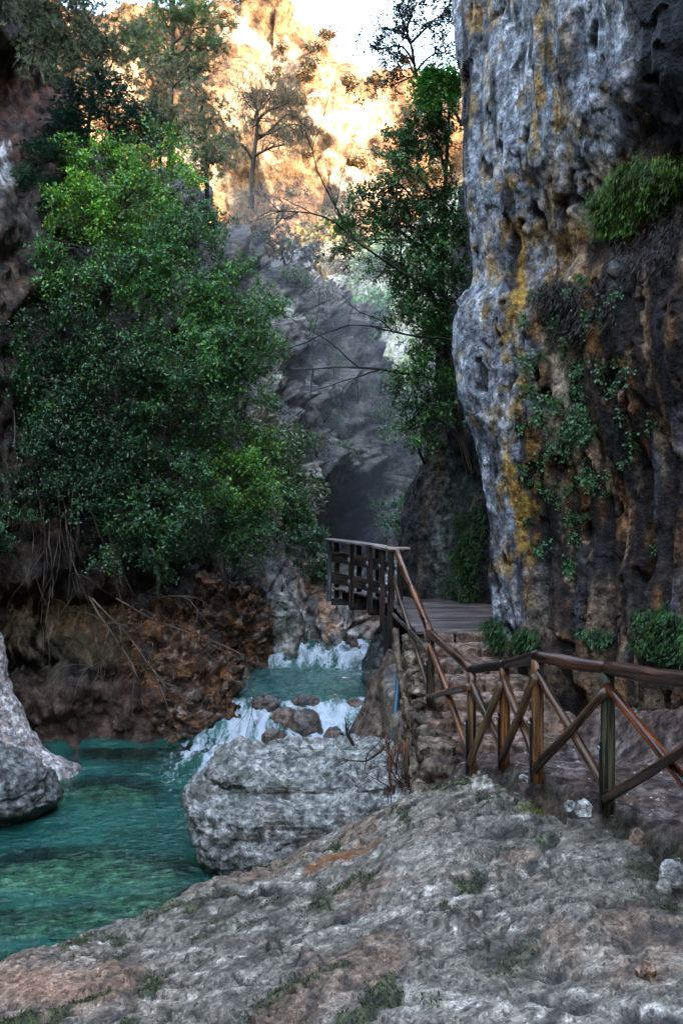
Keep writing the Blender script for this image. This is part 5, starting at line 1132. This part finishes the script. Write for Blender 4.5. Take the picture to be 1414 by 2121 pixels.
# maidenhair clumps scattered on the dark part of the cliff: individuals sharing three meshes
rng = np.random.default_rng(77); protos = []
for k in range(3):
    n = 46; c = rng.normal(size=(n, 3)) * [.05, .05, .06] + [0, -.035, -.03]
    V, F = leaf_quads(c, rng.normal(size=(n, 3)) + [0, -.5, -.8], rng.normal(size=(n, 3)) * .5 + [0, -.8, .7], rng.uniform(.028, .05, n), rng.uniform(.022, .04, n), .1)
    st_v = np.concatenate([np.array([[0, 0, .03], [.004, 0, .03]]), (c + [.002, 0, 0]), (c - [.002, 0, 0])]); kk = np.arange(n)
    V2 = np.concatenate([V, st_v]); F2 = np.stack([kk * 0 + len(V), kk * 0 + len(V) + 1, len(V) + 2 + kk, len(V) + 2 + n + kk], 1)
    lcol_ = np.concatenate([np.repeat(pick_cols(rng, n, [(.04, .15, .04), (.08, .24, .07), (.13, .28, .12)], [3, 3, 1], .3), 4, 0), np.tile((.05, .04, .03), (len(st_v), 1))])
    me = mesh('maidenhair', V2, [F, F2], lcol_, None, False); me.materials.append(M['leaf']); protos.append(me); continue
    me = mesh('maidenhair', V, F, np.repeat(pick_cols(rng, n, [(.025, .10, .03), (.05, .16, .05), (.09, .20, .09)], [3, 3, 1], .3), 4, 0), None, False); me.materials.append(M['leaf']); protos.append(me)
vis = (CPX > 1075) & (CPX < 1420) & (CPY > 560) & (CPY < 1260) & (cl_n[:, 1] < -.1) & (cl_v[:, 1] > 3)
dens = np.exp(-((CPX - 1190) / 85) ** 2 - ((CPY - 880) / 260) ** 2) + .7 * np.exp(-((CPX - 1280) / 60) ** 2 - ((CPY - 790) / 120) ** 2) + .5 * np.exp(-((CPX - 1390) / 25) ** 2 - ((CPY - 480) / 80) ** 2)
dens = dens * vis * sst(-.1, .35, fbm(cl_v * 2.5, 3, seed=88)); ii = rng.choice(len(cl_v), 110, replace=False, p=dens / dens.sum())
for i in ii:
    o_ = obj('maidenhair_fern', protos[rng.integers(3)], None, None, cl_v[i] + cl_n[i] * .01)
    o_.rotation_euler = (rng.uniform(-.3, .3), rng.uniform(-.3, .3), rng.uniform(-.8, .8)); s = rng.uniform(.6, 1.3); o_.scale = (s, s, s)
    tag(o_, 'small maidenhair fern clump dotting the dark brown cliff face', 'fern', 'maidenhair ferns on the cliff')

# ---- shrubs on the far slopes and pines on the mountain: individuals from shared meshes
def shrub_proto(rng, n, L, W, pal, wts, flat=.8, stem=True):
    c = unit(rng.normal(size=(n, 3))) * rng.uniform(.3, 1, (n, 1)) ** .6 * [.5, .5, .5 * flat] * rng.uniform(.75, 1.15, (n, 1)) + [0, 0, .5 * flat]
    lump = fbm(c * 3.5, 3, seed=rng.uniform(0, 9)); k_ = lump > -.25; c = c[k_]; n = len(c)
    V, F = leaf_quads(c, rng.normal(size=(n, 3)) + [0, 0, .4], rng.normal(size=(n, 3)) + [0, 0, .6], L * rng.uniform(.6, 1.4, n), W * rng.uniform(.6, 1.4, n), .1)
    return V, F, np.repeat(np.clip(pick_cols(rng, n, pal, wts, .35) * (.7 + .7 * sst(-.3, .4, lump[k_]))[:, None], 0, 1), 4, 0)
def stem_proto(rng, h, r, nb):
    b = Buf(); grow(rng, b, np.array([0, 0, -.15]), np.array([0, 0, 1.0]), h, r, 1, (.09, .065, .05), .9, .05, 5, nb); return b.mesh('stem')
SP = []
for pal, wts, nl in (([(.07, .12, .045), (.11, .15, .06)], [1, 1], 900), ([(.14, .125, .075), (.18, .15, .09)], [1, 1], 700), ([(.05, .12, .04), (.08, .16, .05)], [1, 1], 900)):
    V, F, c_ = shrub_proto(rng, nl, .10, .05, pal, wts); me = mesh('foliage', V, F, c_, None, False); me.materials.append(M['leaf']); sm = stem_proto(rng, .6, .03, 5); sm.materials.append(M['bark']); SP.append((me, sm))
def surf(name):
    me = bpy.data.objects[name].data; a = np.empty(len(me.vertices) * 3, np.float32); me.vertices.foreach_get('co', a); a = a.reshape(-1, 3).astype(float)
    b = np.empty(len(a) * 3, np.float32); me.vertices.foreach_get('normal', b); return a, b.reshape(-1, 3).astype(float)
lv, lnn = surf('cliff_left'); LX, LY = proj(lv)
def scatter(S, Nn, SX, SY, dens, cnt, rng, protos, size, name, label, cat, group, pn_=('foliage', 'stem')):
    dens = np.maximum(dens, 0); ii = rng.choice(len(S), cnt, replace=False, p=dens / dens.sum())
    for i in ii:
        f, s_ = protos[rng.integers(len(protos))]
        e = empty(name, S[i] - np.array([0, 0, .05]), label, cat, group); z = rng.uniform(*size); e.scale = (z * rng.uniform(.8, 1.25), z * rng.uniform(.8, 1.25), z); e.rotation_euler = (0, 0, rng.uniform(0, 6.28))
        obj(pn_[0], f, None, e); obj(pn_[1], s_, None, e)
dl = ((LX > 520) & (LX < 860) & (LY < 1120) & (LY > 520)) * sst(-.15, .3, fbm(lv * .5, 3, seed=5)) * np.exp(-np.abs(LX - 742) ** 2 / 1e9)
dl = dl * (1 - np.exp(-((LX - 742) / 55) ** 4 - ((LY - 1110) / 90) ** 4)) * (lv[:, 1] < 56)
scatter(lv, lnn, LX, LY, dl, 55, rng, SP, (.6, 1.6), 'slope_shrub', 'small grey-green shrub clinging to the misty middle slope', 'shrub', 'shrubs on the misty middle slope')
gv_, gn_ = surf('gorge_slope'); GX, GY = proj(gv_)
scatter(gv_, gn_, GX, GY, ((GX > 680) & (GX < 960) & (GY < 1120) & (GY > 500)) * 1.0, 60, rng, SP, (1.6, 4.2), 'gorge_shrub', 'hazy green bush on the far slope behind the bare limbs', 'shrub', 'bushes on the far gorge slope')
MP = []
for k in range(3):
    V, F, c_ = shrub_proto(rng, 420, .16, .09, [(.075, .048, .018), (.10, .062, .024), (.055, .04, .015)], [2, 1, 1], .62); V[:, 2] += .55
    me = mesh('crown', V, F, c_, None, False); me.materials.append(M['leaf']); sm = stem_proto(rng, 1.0, .035, 4); sm.materials.append(M['bark']); MP.append((me, sm))
mv, mn = surf('mountain'); MX, MY = proj(mv)
dm = ((MX > 120) & (MX < 960) & (MY > -10) & (MY < 640) & (mv[:, 1] < 176)) * (sst(-.1, .3, fbm(mv * .06, 3, seed=6)) * .9 + .08) * (1.0 + 1.5 * (MY < 180)) * (1 - .95 * np.exp(-((MX - 740) / 80) ** 2 - ((MY - 280) / 90) ** 2)) * (1 - .9 * np.exp(-((MX - 550) / 40) ** 2 - ((MY - 130) / 50) ** 2))
scatter(mv, mn, MX, MY, dm, 100, rng, MP, (1.8, 3.8), 'mountain_pine', 'small sunlit pine among the blazing mountain crags', 'tree', 'pines on the sunlit mountain', ('crown', 'trunk'))
tree('evergreen_tree', 'round golden sunlit tree glowing below the mountain in the notch', [(655, 560, 92), (655, 480, 92)], [(655, 490, 91, 42, 30), (640, 520, 91, 35, 25), (690, 525, 91, 30, 20)], 61, 60, 120, .35, .2, .8, [(.20, .15, .03), (.26, .18, .035)], [1, 1], .2)

# ---- brown litter and dead fern on the two spurs and the left bank
def litter(name, label, srcs, n, seed, pal, wts, L, W):
    rng = np.random.default_rng(seed); c = []; nn = []
    for (vv, n2, msk) in srcs:
        idx = np.nonzero(msk)[0]; k = rng.choice(idx, n // len(srcs)); c.append(vv[k] + n2[k] * np.abs(rng.normal(size=(len(k), 1))) * .04 + rng.normal(size=(len(k), 3)) * .03); nn.append(n2[k])
    c = np.concatenate(c); nn = np.concatenate(nn); m_ = len(c)
    V, F = leaf_quads(c, rng.normal(size=(m_, 3)) * .6 + nn * .4 + [.25, 0, -.7], nn + rng.normal(size=(m_, 3)) * .5, L * rng.uniform(.5, 1.5, m_), W * rng.uniform(.5, 1.5, m_), .15)
    cl = np.clip(pick_cols(rng, m_, pal, wts, .4) * (.5 + .9 * sst(-.3, .4, fbm(c * 3, 3, seed=seed)))[:, None], 0, 1)
    o = obj(name, mesh(name, V, F, np.repeat(cl, 4, 0), None, False), M['litter']); return tag(o, label, 'dead fern', None, 'stuff')
srcs = []
for o_ in [o for o in bpy.data.objects if o.name.startswith('rock_spur')]:
    a, b = surf(o_.name); a = a + np.array(o_.location); sx, sy = proj(a)
    srcs.append((a, b, (b[:, 1] < .3) & (fbm(a * 2.2, 3, seed=4) > -.05) & (a[:, 2] > .5) & ((b[:, 2] > -.1) | (a[:, 2] > 1.2))))
srcs.append((lv, lnn, (LX > 200) & (LX < 540) & (LY > 1200) & (LY < 1420) & (fbm(lv * 2, 3, seed=7) > -.1)))
litter('dead_fern_litter', 'rust-brown dead fern and litter on the shaggy bank', srcs, 6500, 9, [(.32, .13, .05), (.21, .11, .06), (.42, .21, .10), (.08, .06, .04)], [4, 3, 1, 2], .09, .02)

# little stones and clods on the path
rng = np.random.default_rng(15); b = Buf(); pv, pnn = surf('path')
idx = np.nonzero((pv[:, 1] > 4) & (pv[:, 0] < 3.9))[0]
for i in rng.choice(idx, 900):
    r = rng.uniform(.006, .028); o8 = np.array([[1, 0, 0], [0, 1, 0], [-1, 0, 0], [0, -1, 0], [0, 0, 1]]) * rng.uniform(.7, 1.3, (5, 1)) * r
    o8[4, 2] *= .7; b.add(pv[i] + o8 + [0, 0, .002], np.array([[0, 1, 4], [1, 2, 4], [2, 3, 4], [3, 0, 4]]), np.array([(.16, .10, .08), (.24, .17, .14), (.36, .28, .23)][rng.integers(3)]) * rng.uniform(.7, 1.2))
tag(obj('gravel', b.mesh('gravel', (0, 0, 0), False), M['soil']), 'scattered gravel and clods on the brown path', 'gravel', None, 'stuff')

# ------------------------------------------------------------------ haze in the gorge air
HZ = dict(x=(-420, 420), y=(-70, 330), z=(-2.7, 130))
b = Buf()
x0, x1, y0, y1, z0, z1 = *HZ['x'], *HZ['y'], *HZ['z']
V = np.array([[x0, y0, z0], [x1, y0, z0], [x1, y1, z0], [x0, y1, z0], [x0, y0, z1], [x1, y0, z1], [x1, y1, z1], [x0, y1, z1]], float)
F = np.array([[0, 3, 2, 1], [4, 5, 6, 7], [0, 1, 5, 4], [1, 2, 6, 5], [2, 3, 7, 6], [3, 0, 4, 7]])
hm = bpy.data.materials.new('haze'); hm.use_nodes = True; n = hm.node_tree; n.nodes.clear()
ho = n.nodes.new('ShaderNodeOutputMaterial'); pv_ = n.nodes.new('ShaderNodeVolumePrincipled')
pv_.inputs['Color'].default_value = (.90, .93, 1, 1); pv_.inputs['Density'].default_value = HAZE; pv_.inputs['Anisotropy'].default_value = 0.2
n.links.new(pv_.outputs[0], ho.inputs['Volume'])
if HAZE > 0: tag(obj('haze', mesh('haze', V, F, None, None, False), hm), 'thin pale mist filling the gorge air', 'haze', None, 'stuff')

# spray and mist standing in the middle of the gorge
def mist(name, c, rad, dens, label):
    nu, nv = 40, 24
    th = np.linspace(0, np.pi, nv); ph = np.arange(nu) / nu * 2 * np.pi
    V = np.stack([np.sin(th)[:, None] * np.cos(ph), np.sin(th)[:, None] * np.sin(ph), -np.cos(th)[:, None] + 0 * ph], -1).reshape(-1, 3) * np.array(rad)
    m_ = bpy.data.materials.new(name); m_.use_nodes = True; n = m_.node_tree; n.nodes.clear()
    o_ = n.nodes.new('ShaderNodeOutputMaterial'); v_ = n.nodes.new('ShaderNodeVolumePrincipled')
    v_.inputs['Color'].default_value = (.92, .95, 1, 1); v_.inputs['Density'].default_value = dens
    n.links.new(v_.outputs[0], o_.inputs['Volume'])
    tag(obj(name, mesh(name, V, grid_faces(nv, nu, True), None, None, True), m_, None, c), label, 'mist', None, 'stuff')
mist('mist', P(690, 830, 40), (11, 15, 8.5), 0.006, 'pale mist hanging before the far slope in the gorge')
